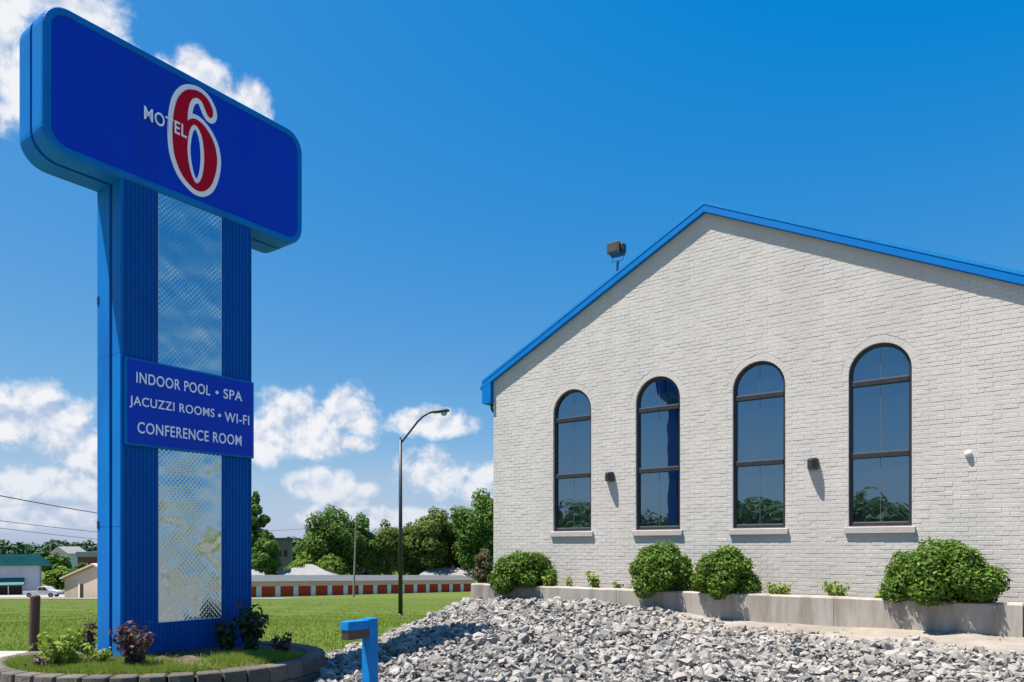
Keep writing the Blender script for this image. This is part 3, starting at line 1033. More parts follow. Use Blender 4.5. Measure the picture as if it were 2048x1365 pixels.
step = 0.068
for X in np.arange(-3.0, 10.4, step):
    for Y in np.arange(5.6, 16.6, step):
        x, y = X + rng.uniform(-0.05, 0.05), Y + rng.uniform(-0.05, 0.05)
        a, p = ap(x, y)
        if a > 10.6 or (a < 10.2 and p < dirt_line(a)) or (a < -1.6 and p < 1.0) or p < 0.7:
            continue
        left = -2.72 + 0.11 * max(y - 10, 0)
        edge = x - left
        if edge < -0.05 or (edge < 0.35 and rng.random() < 0.4):
            continue
        if y > 15.9 and x < -0.5 and rng.random() < 0.5:
            continue
        if abs(x) / max(y, 0.1) > 0.86:
            continue
        if a > 5 and p < dirt_line(a) + 0.22 and rng.random() < 0.5:
            continue
        s = min(0.0255 * math.exp(rng.normal(0.42, 0.44)), 0.11)
        stones.append((x, y, bank_z(x, y) + s * 0.22 + rng.uniform(-0.01, 0.035), s))
# a few big ones, and scattered small ones on the bare earth strip
for _ in range(260):
    x, y = rng.uniform(-2.3, 8.5), rng.uniform(7.0, 14.5)
    a, p = ap(x, y)
    if p > dirt_line(a) + 0.2 and a < 10 and x > -2.5 + 0.11 * max(y - 10, 0):
        s = rng.uniform(0.065, 0.11)
        stones.append((x, y, bank_z(x, y) + s * 0.5, s))
for _ in range(260):
    a = rng.uniform(4.5, 9.9)
    p = rng.uniform(1.05, dirt_line(a) + 0.1)
    q = CB + U2 * a - V2 * p
    s = rng.uniform(0.008, 0.028)
    stones.append((q[0], q[1], bank_z(q[0], q[1]) + s * 0.3, s))
stones = np.array(stones)
# apparent size in the photograph picks the single pieces
vis = (stones[:, 1] > 8.35) & (stones[:, 0] / stones[:, 1] < 0.69)
score = np.where(vis, stones[:, 3] / stones[:, 1], 0)
order = np.argsort(-score)
single, many = order[:300], order[300:]
smesh = []
for k in range(24):
    v, f = HULLS[k]
    me = bpy.data.meshes.new('stone')
    me.from_pydata([tuple(p) for p in v], [], [tuple(map(int, q)) for q in f])
    at = me.attributes.new('tint', 'FLOAT', 'FACE')
    at.data.foreach_set('value', np.full(len(f), float(np.clip(rng.normal(0.45, 0.25), 0, 1)), np.float32))
    me.materials.append(MATS['stone'])
    smesh.append(me)
for i in single:
    x, y, z, s = stones[i]
    o = bpy.data.objects.new('stone', smesh[int(rng.integers(24))])
    o.location = (x, y, z)
    o.rotation_euler = (rng.uniform(-0.6, 0.6), rng.uniform(-0.6, 0.6), rng.uniform(0, 6.28))
    o.scale = (s, s, s)
    link(o, bank)
VV, FF, TT, base = [], [], [], 0
kinds = rng.integers(0, 24, len(many))
for k in range(24):
    ids = many[kinds == k]
    v, f = HULLS[k]
    n = len(ids)
    M = rotm(n)
    V = np.einsum('nij,vj->nvi', M, v) * stones[ids, 3][:, None, None] * np.array([1, 1, 0.85]) + stones[ids, :3][:, None, :]
    FF.append((f[None] + (np.arange(n) * len(v))[:, None, None]).reshape(-1, 3) + base)
    VV.append(V.reshape(-1, 3))
    TT.append(np.repeat(np.clip(rng.normal(0.46, 0.24, n), 0, 1), len(f)))
    base += n * len(v)
tag(np_mesh('loose_stones', np.vstack(VV), np.vstack(FF), 'stone', bank, np.concatenate(TT)), kind='stuff')

# ------------------------------------------------------------------ pylon sign
SX, SY, SZ = -4.497, 8.5, 0.415
sign = empty('pylon_sign', (SX, SY, 0), -TH)
tag(sign, 'tall blue pylon sign with wide header cabinet and message board', 'sign')
PW, PD = 1.707, 0.568


def ribbed(name, y0, y1, z0, z1, xf, sgn_, parent):
    n = max(2, round((y1 - y0) / 0.047))
    w = (y1 - y0) / n
    prof = []
    for k in range(n):
        b = y0 + k * w
        prof += [(b, 0.0), (b + w * 0.12, -0.008), (b + w * 0.30, -0.008), (b + w * 0.42, 0.0)]
    prof.append((y1, 0.0))
    pts = [(xf + sgn_ * d, y) for (y, d) in prof] + [(xf - sgn_ * 0.03, y1), (xf - sgn_ * 0.03, y0)]
    m = MB()
    m.loft([[(p[0], p[1], z0) for p in pts], [(p[0], p[1], z1) for p in pts]])
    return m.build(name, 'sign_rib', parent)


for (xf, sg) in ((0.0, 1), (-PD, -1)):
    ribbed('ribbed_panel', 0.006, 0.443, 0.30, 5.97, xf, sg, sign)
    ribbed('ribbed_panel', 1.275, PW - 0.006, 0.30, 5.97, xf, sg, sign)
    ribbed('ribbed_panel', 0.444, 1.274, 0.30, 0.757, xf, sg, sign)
    for (z0, z1) in ((0.76, 2.86), (3.84, 5.97)):
        x0, x1 = sorted((xf - sg * 0.006, xf - sg * 0.03))
        m = MB()
        m.box(x0, x1, 0.449, 1.269, z0, z1)
        p_o = m.build('glass_panel', 'ripple_glass', sign)
        e = MB()
        xa, xb = sorted((xf - sg * 0.004, xf - sg * 0.028))
        e.box(xa, xb, 0.4435, 0.4489, z0, z1)
        e.box(xa, xb, 1.2691, 1.2745, z0, z1)
        if z0 < 1:
            e.box(xa, xb, 0.4435, 1.2745, z0 - 0.003, z0 + 0.006)
        e.build('edge_strip', 'pane_edge', p_o)
MB().box(-PD + 0.035, -0.035, 0.03, PW - 0.03, 0.30, 5.95).build('core', 'sign_dark', sign)
for (y0, y1) in ((-0.002, 0.028), (PW - 0.028, PW + 0.002)):
    for (z0, z1) in ((0.30, 1.90), (1.904, 3.90), (3.904, 5.97)):
        MB().box(-PD, -0.268, y0, y1, z0, z1).build('side_panel', 'sign_paint', sign)
        MB().box(-0.194, 0.0, y0, y1, z0, z1).build('side_panel', 'sign_paint', sign)
for zc in (1.93, 4.6):
    MB().box(-PD + 0.01, -PD + 0.05, -0.012, -0.003, zc - 0.045, zc + 0.045).build('latch', 'sign_dark', sign)


def rrect(y0, y1, z0, z1, r, inset, seg=9):
    y0, y1, z0, z1 = y0 + inset, y1 - inset, z0 + inset, z1 - inset
    r = max(r - inset, 0.02)
    pts = []
    for (cy, cz, t0) in ((y1 - r, z1 - r, 0), (y0 + r, z1 - r, 90), (y0 + r, z0 + r, 180), (y1 - r, z0 + r, 270)):
        for k in range(seg + 1):
            t = R(t0 + 90 * k / seg)
            pts.append((cy + r * math.cos(t), cz + r * math.sin(t)))
    return pts


HY0, HY1, HZ0, HZ1, HR = -0.822, 2.52, 5.905, 7.512, 0.27


def shell(steps, name, material, parent, cap0=True, cap1=True):
    m = MB()
    m.loft([[(x, p[0], p[1]) for p in rrect(HY0, HY1, HZ0, HZ1, HR, i)] for (x, i) in steps], cap0, cap1)
    return m.build(name, material, parent)


hd = shell([(-0.235, 0.0), (-0.02, 0.0), (0.010, 0.008), (0.026, 0.024), (0.031, 0.045), (0.031, 0.078), (0.018, 0.092), (0.0, 0.094)], 'header_cabinet', 'sign_paint', sign)
for p in hd.data.polygons:
    p.use_smooth = False
shell([(-0.292, 0.0), (-0.57, 0.0), (-0.597, 0.015), (-0.602, 0.04), (-0.602, 0.078), (-0.59, 0.09)], 'header_back', 'sign_paint', hd)
shell([(-0.293, 0.035), (-0.234, 0.035)], 'reveal', 'sign_dark', hd)
XF = 0.019
shell([(0.002, 0.0935), (XF, 0.0935)], 'sign_face', 'sign_face', hd, True, True)

SIX = [(1.106, 7.093), (1.133, 7.141), (1.131, 7.204), (1.099, 7.27), (1.049, 7.321), (0.988, 7.348), (0.914, 7.35), (0.836, 7.325), (0.771, 7.283), (0.712, 7.213), (0.665, 7.123), (0.636, 7.025), (0.617, 6.916), (0.605, 6.788), (0.603, 6.665), (0.61, 6.546), (0.625, 6.442), (0.654, 6.354), (0.694, 6.27), (0.747, 6.202), (0.818, 6.146), (0.89, 6.111), (0.963, 6.111), (1.031, 6.149), (1.099, 6.227), (1.143, 6.326), (1.175, 6.444), (1.191, 6.567), (1.185, 6.669), (1.162, 6.765), (1.118, 6.85), (1.062, 6.917), (1.0, 6.964), (0.939, 6.987), (0.878, 6.984), (0.83, 6.955), (0.794, 6.915), (0.797, 6.989), (0.806, 7.073), (0.824, 7.149), (0.854, 7.211), (0.896, 7.25), (0.939, 7.261), (0.982, 7.245), (1.012, 7.199), (1.04, 7.143), (1.072, 7.101)]
HOLE = [(0.872, 6.902), (0.842, 6.863), (0.818, 6.796), (0.8, 6.697), (0.792, 6.592), (0.797, 6.493), (0.812, 6.398), (0.836, 6.306), (0.866, 6.238), (0.896, 6.199), (0.927, 6.2), (0.957, 6.235), (0.988, 6.31), (1.006, 6.409), (1.016, 6.528), (1.012, 6.642), (1.0, 6.74), (0.978, 6.822), (0.945, 6.881), (0.908, 6.91)]


def smooth_loop(pts, k=4, sharp=()):
    out = []
    n = len(pts)
    for i in range(n):
        p0, p1, p2, p3 = [np.array(pts[(i + d) % n]) for d in (-1, 0, 1, 2)]
        if i in sharp:
            p0 = p1
        if (i + 1) % n in sharp:
            p3 = p2
        for j in range(k):
            t = j / k
            out.append(0.5 * ((2 * p1) + (-p0 + p2) * t + (2 * p0 - 5 * p1 + 4 * p2 - p3) * t * t + (-p0 + 3 * p1 - 3 * p2 + p3) * t ** 3))
    return np.array(out)


six, hole = smooth_loop(SIX, 4, (36,)), smooth_loop(HOLE, 4)


def area(p):
    return 0.5 * float(np.sum(p[:, 0] * np.roll(p[:, 1], -1) - np.roll(p[:, 0], -1) * p[:, 1]))


def outward(p):
    t = np.roll(p, -1, 0) - np.roll(p, 1, 0)
    t = t / (np.linalg.norm(t, axis=1)[:, None] + 1e-9)
    nn = np.stack([t[:, 1], -t[:, 0]], 1)
    return nn if area(p) > 0 else -nn


v, f = fill_poly([[tuple(q) for q in six], [tuple(q) for q in hole]], 0.0)
num = MB()
num.add([(XF + 0.012, p[0], p[2]) for p in v], f)
for lp in (six, hole):
    n = len(lp)
    num.add([(XF + 0.012, q[0], q[1]) for q in lp] + [(XF + 0.002, q[0], q[1]) for q in lp], [(i, (i + 1) % n, n + (i + 1) % n, n + i) for i in range(n)])
num_o = num.build('numeral', 'sign_red', hd)
tag(num_o, 'large red numeral six with white outline')
halo = MB()
for lp, w, sg in ((six, 0.060, 1), (hole, 0.046, -1)):
    nn = outward(lp) * sg
    n = len(lp)
    a = lp - nn * 0.012
    b = lp + nn * w
    # outline is highest at the numeral and thins towards its rim
    halo.add([(XF + 0.008, q[0], q[1]) for q in a] + [(XF + 0.002, q[0], q[1]) for q in b], [(i, (i + 1) % n, n + (i + 1) % n, n + i) for i in range(n)])
halo.build('numeral_outline', 'sign_white', num_o, fix=False)


def text_mesh(s, bold=0.02):
    cu = bpy.data.curves.new('txt', 'FONT')
    cu.body = s
    cu.offset = bold
    cu.extrude = 0.0
    cu.space_character = 1.08
    ob = bpy.data.objects.new('txt', cu)
    COL.objects.link(ob)
    dg = bpy.context.evaluated_depsgraph_get()
    me = bpy.data.meshes.new_from_object(ob.evaluated_get(dg))
    v = np.array([tuple(q.co) for q in me.vertices])
    f = [tuple(p.vertices) for p in me.polygons]
    bpy.data.objects.remove(ob)
    bpy.data.curves.remove(cu)
    bpy.data.meshes.remove(me)
    return v, f


def lettering(s, y0, y1, z0, z1, x, material, parent, name='lettering', bold=0.007):
    v, f = text_mesh(s, bold)
    mn, mx = v.min(0), v.max(0)
    q = (v - mn) / (mx - mn + 1e-9)
    m = MB()
    m.add([(x, y0 + (y1 - y0) * a[0], z0 + (z1 - z0) * a[1]) for a in q], f)
    me = bpy.data.meshes.new(name)
    me.from_pydata(m.v, [], m.f)
    bm = bmesh.new()
    bm.from_mesh(me)
    ex = bmesh.ops.extrude_face_region(bm, geom=bm.faces[:])
    vs = [g for g in ex['geom'] if isinstance(g, bmesh.types.BMVert)]
    bmesh.ops.translate(bm, vec=(0.006, 0, 0), verts=vs)
    bmesh.ops.recalc_face_normals(bm, faces=bm.faces)
    bm.to_mesh(me)
    bm.free()
    # every letter is a piece of its own
    bm = bmesh.new()
    bm.from_mesh(me)
    seen, out = set(), []
    bm.verts.ensure_lookup_table()
    for v0 in bm.verts:
        if v0.index in seen:
            continue
        comp, todo = [], [v0]
        seen.add(v0.index)
        while todo:
            w = todo.pop()
            comp.append(w)
            for e in w.link_edges:
                o2 = e.other_vert(w)
                if o2.index not in seen:
                    seen.add(o2.index)
                    todo.append(o2)
        ids = {w.index: i for i, w in enumerate(comp)}
        fcs = {fc for w in comp for fc in w.link_faces}
        m2 = bpy.data.meshes.new('letter')
        m2.from_pydata([tuple(w.co) for w in comp], [], [tuple(ids[w.index] for w in fc.verts) for fc in fcs])
        m2.materials.append(MATS[material])
        out.append(link(bpy.data.objects.new('letter', m2), parent))
    bm.free()
    bpy.data.meshes.remove(me)
    return out


lettering('MOTEL', 0.253, 0.780, 6.690, 6.846, XF + 0.014, 'letter_white', hd, bold=0.010)

board = MB().box(0.004, 0.040, 0.035, PW + 0.012, 2.845, 3.858).build('message_board', 'sign_paint', sign, bevel=0.006)
MB().box(0.0405, 0.046, 0.06, PW - 0.012, 2.868, 3.835).build('board_face', 'board_face', board)
XB = 0.047
lettering('INDOOR POOL', 0.157, 1.083, 3.575, 3.702, XB, 'letter_white', board)
lettering('SPA', 1.268, 1.535, 3.572, 3.698, XB, 'letter_white', board)
lettering('JACUZZI ROOMS', 0.078, 1.140, 3.276, 3.416, XB, 'letter_white', board)
lettering('WI-FI', 1.283, 1.640, 3.277, 3.400, XB, 'letter_white', board)
lettering('CONFERENCE ROOM', 0.170, 1.525, 2.992, 3.124, XB, 'letter_white', board)
for (cy, cz) in ((1.177, 3.632), (1.212, 3.345)):
    MB().loft([[(x, cy + 0.022 * math.cos(2 * math.pi * k / 16), cz + 0.022 * math.sin(2 * math.pi * k / 16)) for k in range(16)] for x in (XB, XB + 0.006)]).build('bullet_dot', 'letter_white', board)
MB().box(-PD - 0.014, -PD - 0.003, 0.05, PW - 0.05, 2.845, 3.858).build('message_board', 'board_face', sign)

# ------------------------------------------------------------------ raised bed round the sign
BCX, BCY, BRX, BRY = -4.17, 8.90, 1.88, 1.55
bed = MB()
rings = []
for q in (1.0, 0.8, 0.55, 0.3, 0.05):
    rings.append([(BCX + (BRX - 0.1) * q * math.cos(2 * math.pi * k / 48), BCY + (BRY - 0.1) * q * math.sin(2 * math.pi * k / 48),
                   0.335 + 0.075 * (1 - q) + (0.02 * math.sin(k * 1.3 + q * 9))) for k in range(48)])
bed.loft(rings, False, True)
bedo = bed.build('sign_bed', 'soil', None, smooth=True)
tag(bedo, kind='structure')
edging = empty('block_edging', (BCX, BCY, 0), 0)
tag(edging, 'curved low wall of brown concrete blocks round the sign bed', 'edging')
NB = 42
bms = []
for k in range(8):
    r = random.Random(40 + k)
    m = MB()
    w0, w1 = 0.125, 0.107
    j = [r.uniform(-0.007, 0.007) for _ in range(8)]
    m.add([(-w0 + 0.004, -0.005 + j[0], 0.0), (0.0, -0.028 + j[1], 0.0), (w0 - 0.004, -0.005 + j[2], 0.0), (w1, 0.2, 0.0), (-w1, 0.2, 0.0),
           (-w0 + 0.004, 0.005 + j[3], 0.178), (0.0, -0.018 + j[4], 0.183), (w0 - 0.004, 0.005 + j[5], 0.18), (w1, 0.2, 0.18), (-w1, 0.2, 0.18)],
          [(0, 4, 3, 2, 1), (5, 6, 7, 8, 9), (0, 1, 6, 5), (1, 2, 7, 6), (2, 3, 8, 7), (3, 4, 9, 8), (4, 0, 5, 9)])
    me = bpy.data.meshes.new('block')
    me.from_pydata(m.v, [], m.f)
    bm = bmesh.new()
    bm.from_mesh(me)
    bmesh.ops.recalc_face_normals(bm, faces=bm.faces)
    bmesh.ops.bevel(bm, geom=bm.edges[:], offset=0.012, segments=1, affect='EDGES')
    bm.to_mesh(me)
    bm.free()
    at = me.attributes.new('tint', 'FLOAT', 'FACE')
    at.data.foreach_set('value', np.full(len(me.polygons), r.random(), np.float32))
    me.materials.append(MATS['block'])
    bms.append(me)
for course in range(2):
    for k in range(NB):
        t = 2 * math.pi * (k + 0.5 * course) / NB
        x, y = BRX * math.cos(t), BRY * math.sin(t)
        nx, ny = math.cos(t) / BRX, math.sin(t) / BRY
        o = bpy.data.objects.new('block', random.choice(bms))
        inset = 0.02 * course
        ln = math.hypot(nx, ny)
        o.location = (x - inset * nx / ln, y - inset * ny / ln, 0.0 + 0.184 * course)
        o.rotation_euler = (0, 0, math.atan2(ny, nx) + math.pi / 2 + random.uniform(-0.02, 0.02))
        link(o, edging)

# plants in the sign bed
def bp(x, y, Y):
    return (px(x, Y), Y, pz(y, Y))


SG = 'plants in the sign bed'
leafy('bed_plant', 'bright yellow green leafy plant left of the sign base', 'plant', (px(128, 8.0), 8.0, 0.36), 0, 0.42, 0.30, 420, 0.045, 'weed_leaf', 31, SG, stems=18)
leafy('bed_plant', 'purple bronze leaved shrub at the front left corner of the sign', 'plant', (px(268, 7.95), 7.95, 0.38), 0, 0.48, 0.24, 380, 0.042, 'bronze_leaf', 32, SG, stems=16)
leafy('bed_plant', 'small brown plant behind the left side of the sign', 'plant', (px(176, 9.0), 9.0, 0.38), 0, 0.42, 0.14, 160, 0.042, 'bronze_leaf', 33, SG, stems=9)
leafy('bed_plant', 'tall dark plant at the right edge of the sign base', 'plant', (px(502, 9.35), 9.35, 0.36), 0, 0.62, 0.20, 420, 0.05, 'dark_leaf', 34, SG, stems=14)
leafy('bed_plant', 'dark shaded shrub in front of the ribbed sign base', 'plant', (px(452, 9.2), 9.2, 0.36), 0, 0.40, 0.22, 320, 0.045, 'dark_leaf', 35, SG, stems=14)
leafy('bed_plant', 'small reddish brown plant near the right end of the bed', 'plant', (px(566, 9.0), 9.0, 0.34), 0, 0.26, 0.12, 150, 0.04, 'bronze_leaf', 36, SG, stems=8)
leafy('bed_plant', 'low yellow green weed between the two bronze plants at the sign corner', 'plant', (px(205, 8.05), 8.05, 0.37), 0, 0.20, 0.16, 160, 0.035, 'weed_leaf', 38, SG, stems=10)
leafy('bed_plant', 'tallest yellow tipped weed behind the bright leafy plant', 'plant', (px(150, 8.35), 8.35, 0.38), 0, 0.46, 0.12, 160, 0.04, 'weed_leaf', 39, SG, stems=7)
leafy('bed_plant', 'low brown plant at the left end of the bed by the brown post', 'plant', (px(84, 7.95), 7.95, 0.34), 0, 0.17, 0.14, 110, 0.04, 'bronze_leaf', 37, SG, stems=8)


def grass(name, pts, hgt, width, material, label=None, cat=None):
    n = len(pts)
    d = rng.random(n) * 2 * math.pi
    hh = hgt * (0.55 + 0.75 * rng.random(n))
    side = np.stack([np.cos(d), np.sin(d), np.zeros(n)], 1) * (width * 0.5)
    lean = np.stack([rng.normal(0, 0.45, n) * hh, rng.normal(0, 0.45, n) * hh, hh], 1)
    v = np.empty((n, 3, 3))
    v[:, 0] = pts - side
    v[:, 1] = pts + side
    v[:, 2] = pts + lean
    o = np_mesh(name, v.reshape(-1, 3), np.arange(3 * n).reshape(n, 3), material, None, np.clip(rng.normal(0.5, 0.25, n), 0, 1))
    return tag(o, label, cat, kind='stuff')


rng = np.random.default_rng(5)
pts = []
patches = [(px(370, 7.75), 7.75, 0.55, 0.20), (px(110, 7.8), 7.8, 0.5, 0.25), (px(560, 8.7), 8.7, 0.35, 0.25), (px(215, 7.9), 7.9, 0.5, 0.22), (px(60, 8.3), 8.3, 0.5, 0.4), (px(470, 8.3), 8.3, 0.3, 0.2), (px(300, 7.75), 7.75, 0.9, 0.22), (px(150, 7.75), 7.75, 0.7, 0.22), (px(250, 8.15), 8.15, 0.5, 0.2), (px(30, 8.0), 8.0, 0.5, 0.3), (px(520, 8.6), 8.6, 0.5, 0.3)]
for (x, y, a, b) in patches:
    n = int(9000 * a * b * 3)
    q = rng.normal(size=(n, 2)) * 0.5
    X, Y = x + q[:, 0] * a, y + q[:, 1] * b
    ok = ((X - BCX) / (BRX - 0.2)) ** 2 + ((Y - BCY) / (BRY - 0.2)) ** 2 < 1
    X, Y = X[ok], Y[ok]
    rr = np.sqrt(((X - BCX) / (BRX - 0.1)) ** 2 + ((Y - BCY) / (BRY - 0.1)) ** 2)
    pts.append(np.stack([X, Y, 0.325 + 0.07 * (1 - rr)], 1))
grass('bed_grass', np.vstack(pts), 0.085, 0.010, 'grass_blade', 'patchy green grass growing in the sign bed', 'grass')
# lawn blades near the camera, thinning with distance
n = 190000
Y = 9.2 + 95 * rng.random(n) ** 2.8
k = rng.uniform(-0.72, 0.0, n)
X = k * Y
left = -2.80 + 0.11 * np.maximum(Y - 10, 0)
ok = (X < left) | ((Y > 17.5) & (X < -0.6))
ok &= ((X - BCX) / (BRX + 0.1)) ** 2 + ((Y - BCY) / (BRY + 0.1)) ** 2 > 1
ok &= ~((X < -5.2) & (Y < 10.9))
X, Y = X[ok], Y[ok]
pts = np.stack([X, Y, np.array([lawn_z(a, b) for a, b in zip(X, Y)]) - 0.005], 1)
grass('lawn_grass', pts, 0.05, 0.02, 'grass_blade', 'mown green grass of the sloping lawn', 'grass')

# ------------------------------------------------------------------ posts and lamp
t = empty('pipe_bollard', (px(66, 9.3), 9.3, 0.06), 0)
t.rotation_euler = (0, R(1.6), 0)
tag(t, 'rusty brown pipe bollard at the left edge beside the sign bed', 'bollard')
MB().tube([(0, 0, -0.2), (0, 0, 0.98)], 0.058, 18, cap=False).build('pipe', 'rust_brown', t, smooth=True)
m = MB()
m.loft([[(0.057 * q * math.cos(2 * math.pi * k / 18), 0.057 * q * math.sin(2 * math.pi * k / 18), 0.978 + zz) for k in range(18)] for (q, zz) in ((1, 0), (0.95, 0.012), (0.7, 0.025), (0.2, 0.03))])
m.build('cap', 'rust_brown', t)

bl = empty('bollard_light', (px(740, 7.05), 7.05, 0.0), -TH)
tag(bl, 'bright blue square bollard light with overhanging head before the rocks', 'bollard light')
MB().box(-0.055, 0.055, -0.055, 0.055, -0.05, 0.985).build('post', 'post_blue', bl, bevel=0.008)
h_ = MB().box(-0.057, 0.057, -0.315, -0.0555, 0.89, 0.975).build('head', 'post_blue', bl, bevel=0.008)
MB().box(-0.050, 0.050, -0.305, -0.0557, 0.805, 0.889).build('lens', 'post_dark', h_, bevel=0.004)

LY = 27.0
sl_ = empty('street_lamp', (px(801, LY), LY, gz(LY)), 0)
tag(sl_, 'dark single arm street lamp standing on the lawn', 'street lamp')
lz = pz(880, LY) - gz(LY)
MB().tube([(0, 0, -0.1), (0, 0, lz * 0.5), (0, 0, lz)], [0.082, 0.07, 0.055], 12).build('pole', 'black_metal', sl_, smooth=True)
MB().loft([[(0.12 * q * math.cos(2 * math.pi * k / 12), 0.12 * q * math.sin(2 * math.pi * k / 12), zz) for k in range(12)] for (q, zz) in ((1, -0.02), (1, 0.05), (0.75, 0.09))]).build('base_plate', 'black_metal', sl_)
arm = []
for (ax, ay) in ((802, 886), (808, 879), (815, 870), (825, 857), (835, 844), (845, 834), (856, 827), (866, 824)):
    arm.append((px(ax, LY) - px(801, LY), 0, pz(ay, LY) - gz(LY)))
MB().tube(arm, 0.038, 8).build('arm', 'black_metal', sl_, smooth=True)
MB().tube([(0, 0, lz - 0.02), (-0.01, 0, lz + 0.09)], [0.05, 0.02], 8).build('pole_cap', 'black_metal', sl_)
hx, hz_ = px(864, LY) - px(801, LY), pz(824.5, LY) - gz(LY)
rings = []
for (d, rw_, up, dn) in ((-0.02, 0.04, 0.035, 0.035), (0.12, 0.085, 0.075, 0.06), (0.3, 0.13, 0.10, 0.05), (0.5, 0.14, 0.10, 0.03), (0.6, 0.10, 0.075, 0.03), (0.64, 0.04, 0.03, 0.02)):
    rings.append([(hx + d, rw_ * math.cos(2 * math.pi * k / 12), hz_ + 0.06 * d + (up if math.sin(2 * math.pi * k / 12) > 0 else dn) * math.sin(2 * math.pi * k / 12)) for k in range(12)])
lh = MB().loft(rings).build('lamp_head', 'lamp_brown', sl_, smooth=True)
MB().loft([[(hx + 0.44 + 0.12 * q * math.cos(2 * math.pi * k / 12), 0.11 * q * math.sin(2 * math.pi * k / 12), hz_ - 0.01 - zz) for k in range(12)] for (q, zz) in ((1, 0), (0.95, 0.06), (0.7, 0.11), (0.25, 0.13))]).build('lens', 'lens_glass', lh, smooth=True)

# ------------------------------------------------------------------ storage garages
GA = math.atan2(3.28, 2.418)
PITCH = 4.075
gar = empty('storage_garages', (-45.74, 135.0, -7.26), GA)
tag(gar, 'long low row of storage garages with dark red doors beyond the lawn', 'garage row')
SH = -1.71 / (14 * PITCH)


def shear(o):
    for v_ in o.data.vertices:
        v_.co.z += v_.co.x * SH
    return o


N0, N1 = -5, 15
x0, x1 = N0 * PITCH - 1.0, N1 * PITCH + 0.2
m = MB()
m.box(x0, x1, 0.10, 9.0, -0.6, 2.3)
shear(m.build('wall', 'pier_grey', gar))
for k in range(N0, N1 + 1):
    a, b = k * PITCH - 1.09, k * PITCH
    shear(MB().box(a, b, -0.08, 0.099, -0.6, 1.95).build('pier', 'pier_grey', gar))
    if k < N1:
        m = MB()
        for s in range(5):
            m.box(b + 0.02, k * PITCH + PITCH - 1.11, 0.03 + 0.004 * (s % 2), 0.098, 0.0 + s * 0.39, 0.38 + s * 0.39)
        shear(m.build('garage_door', 'door_red', gar))
shear(MB().box(x0 - 0.2, x1 + 0.2, -0.12, 0.3, 1.951, 2.80).build('fascia', 'fascia_tan', gar))
shear(MB().prism([(-0.18, 2.801), (-0.18, 2.86), (4.6, 3.95), (9.4, 2.9), (9.4, 2.801)], 0, x0 - 0.3, x1 + 0.3).build('roof', 'shingle_grey', gar))


# ------------------------------------------------------------------ other far buildings
def house(name, label, xl, xr, ybase, yeave, ytop, Y, depth, roofm, wallm, ridge=0.4, cat='house', rz=0.0, chimney=False):
    """hip-roofed house standing at depth Y"""
    X0, X1 = px(xl, Y), px(xr, Y)
    zb = gz(Y) - 0.3
    ze, zt = pz(yeave, Y), pz(ytop, Y)
    t = empty(name, ((X0 + X1) / 2, Y, zb), rz)
    tag(t, label, cat)
    w = (X1 - X0) / 2
    MB().box(-w * 0.96, w * 0.96, 0.3, depth - 0.3, 0, ze - zb).build('wall', wallm, t)
    m = MB()
    rw_ = w * ridge
    m.add([(-w, 0, ze - zb), (w, 0, ze - zb), (w, depth, ze - zb), (-w, depth, ze - zb), (-rw_, depth / 2, zt - zb), (rw_, depth / 2, zt - zb)],
          [(0, 1, 5, 4), (1, 2, 5), (2, 3, 4, 5), (3, 0, 4), (3, 2, 1, 0)])
    ro = m.build('roof', roofm, t)
    if chimney:
        MB().box(w * 0.2, w * 0.2 + 0.7, depth * 0.4, depth * 0.4 + 0.7, zt - zb - 0.6, zt - zb + 0.7).build('chimney', 'brown_block', ro)
    for s in (-0.6, 0.0, 0.6):
        MB().box(s * w - 0.6, s * w + 0.6, 0.25, 0.31, (ze - zb) * 0.35, (ze - zb) * 0.75).build('window', 'dark_opening', t)
    return t


house('house', 'house with broad white hip roof behind the garages, left of the pole', 537, 668, 1190, 1151, 1130, 176, 12, 'roof_white', 'pier_grey', 0.12)
house('house', 'house with white hip roof half hidden by the sign', 455, 534, 1190, 1151, 1138, 172, 12, 'roof_white', 'pier_grey', 0.4)
house('house', 'house with long grey white hip roof right of the street lamp', 832, 946, 1190, 1154, 1137, 196, 12, 'roof_white', 'pier_grey', 0.62, chimney=True)

t = empty('brown_block_building', (px(560, 235), 235, gz(235)), R(12))
tag(t, 'plain brown flat roofed block behind the trees right of the sign', 'building')
zt = pz(1076, 235) - gz(235)
MB().box(-3.2, 3.2, 0, 8, 0, zt - 0.9).build('wall', 'brown_block', t)
MB().box(-3.5, 3.5, -0.3, 8.3, zt - 0.9, zt).build('parapet', 'shingle_grey', t)
for k in range(3):
    MB().box(-2.2 + 1.7 * k, -1.2 + 1.7 * k, -0.03, 0.02, zt - 6, zt - 4).build('window', 'dark_opening', t)

# teal roofed shop at the far left, its front turned to the lawn
Y = 152.0
zb = gz(Y) - 0.2
t = empty('teal_roof_shop', (px(79, Y), Y, zb), R(31))
tag(t, 'grey walled shop with dark teal roof and awning at the far left', 'building')
ze = pz(1130, Y) - zb
zr = pz(1108, Y) - zb
MB().box(-26, 0, 0, 14, -0.6, ze).build('wall', 'grey_siding', t)
rf = MB()
rf.add([(-27, -0.8, ze), (2.0, -0.8, ze - 0.2), (2.0, 15, ze - 0.2), (-27, 15, ze), (-27, 3.5, zr), (-0.2, 3.5, zr - 0.2), (-0.2, 11, zr - 0.2), (-27, 11, zr)],
       [(0, 1, 5, 4), (1, 2, 6, 5), (2, 3, 7, 6), (4, 5, 6, 7), (3, 0, 4, 7), (3, 2, 1, 0)])
rf.build('roof', 'teal_roof', t)
ax0, ax1 = -8.2, -2.6
az0, az1 = pz(1168, Y) - zb, pz(1155, Y) - zb
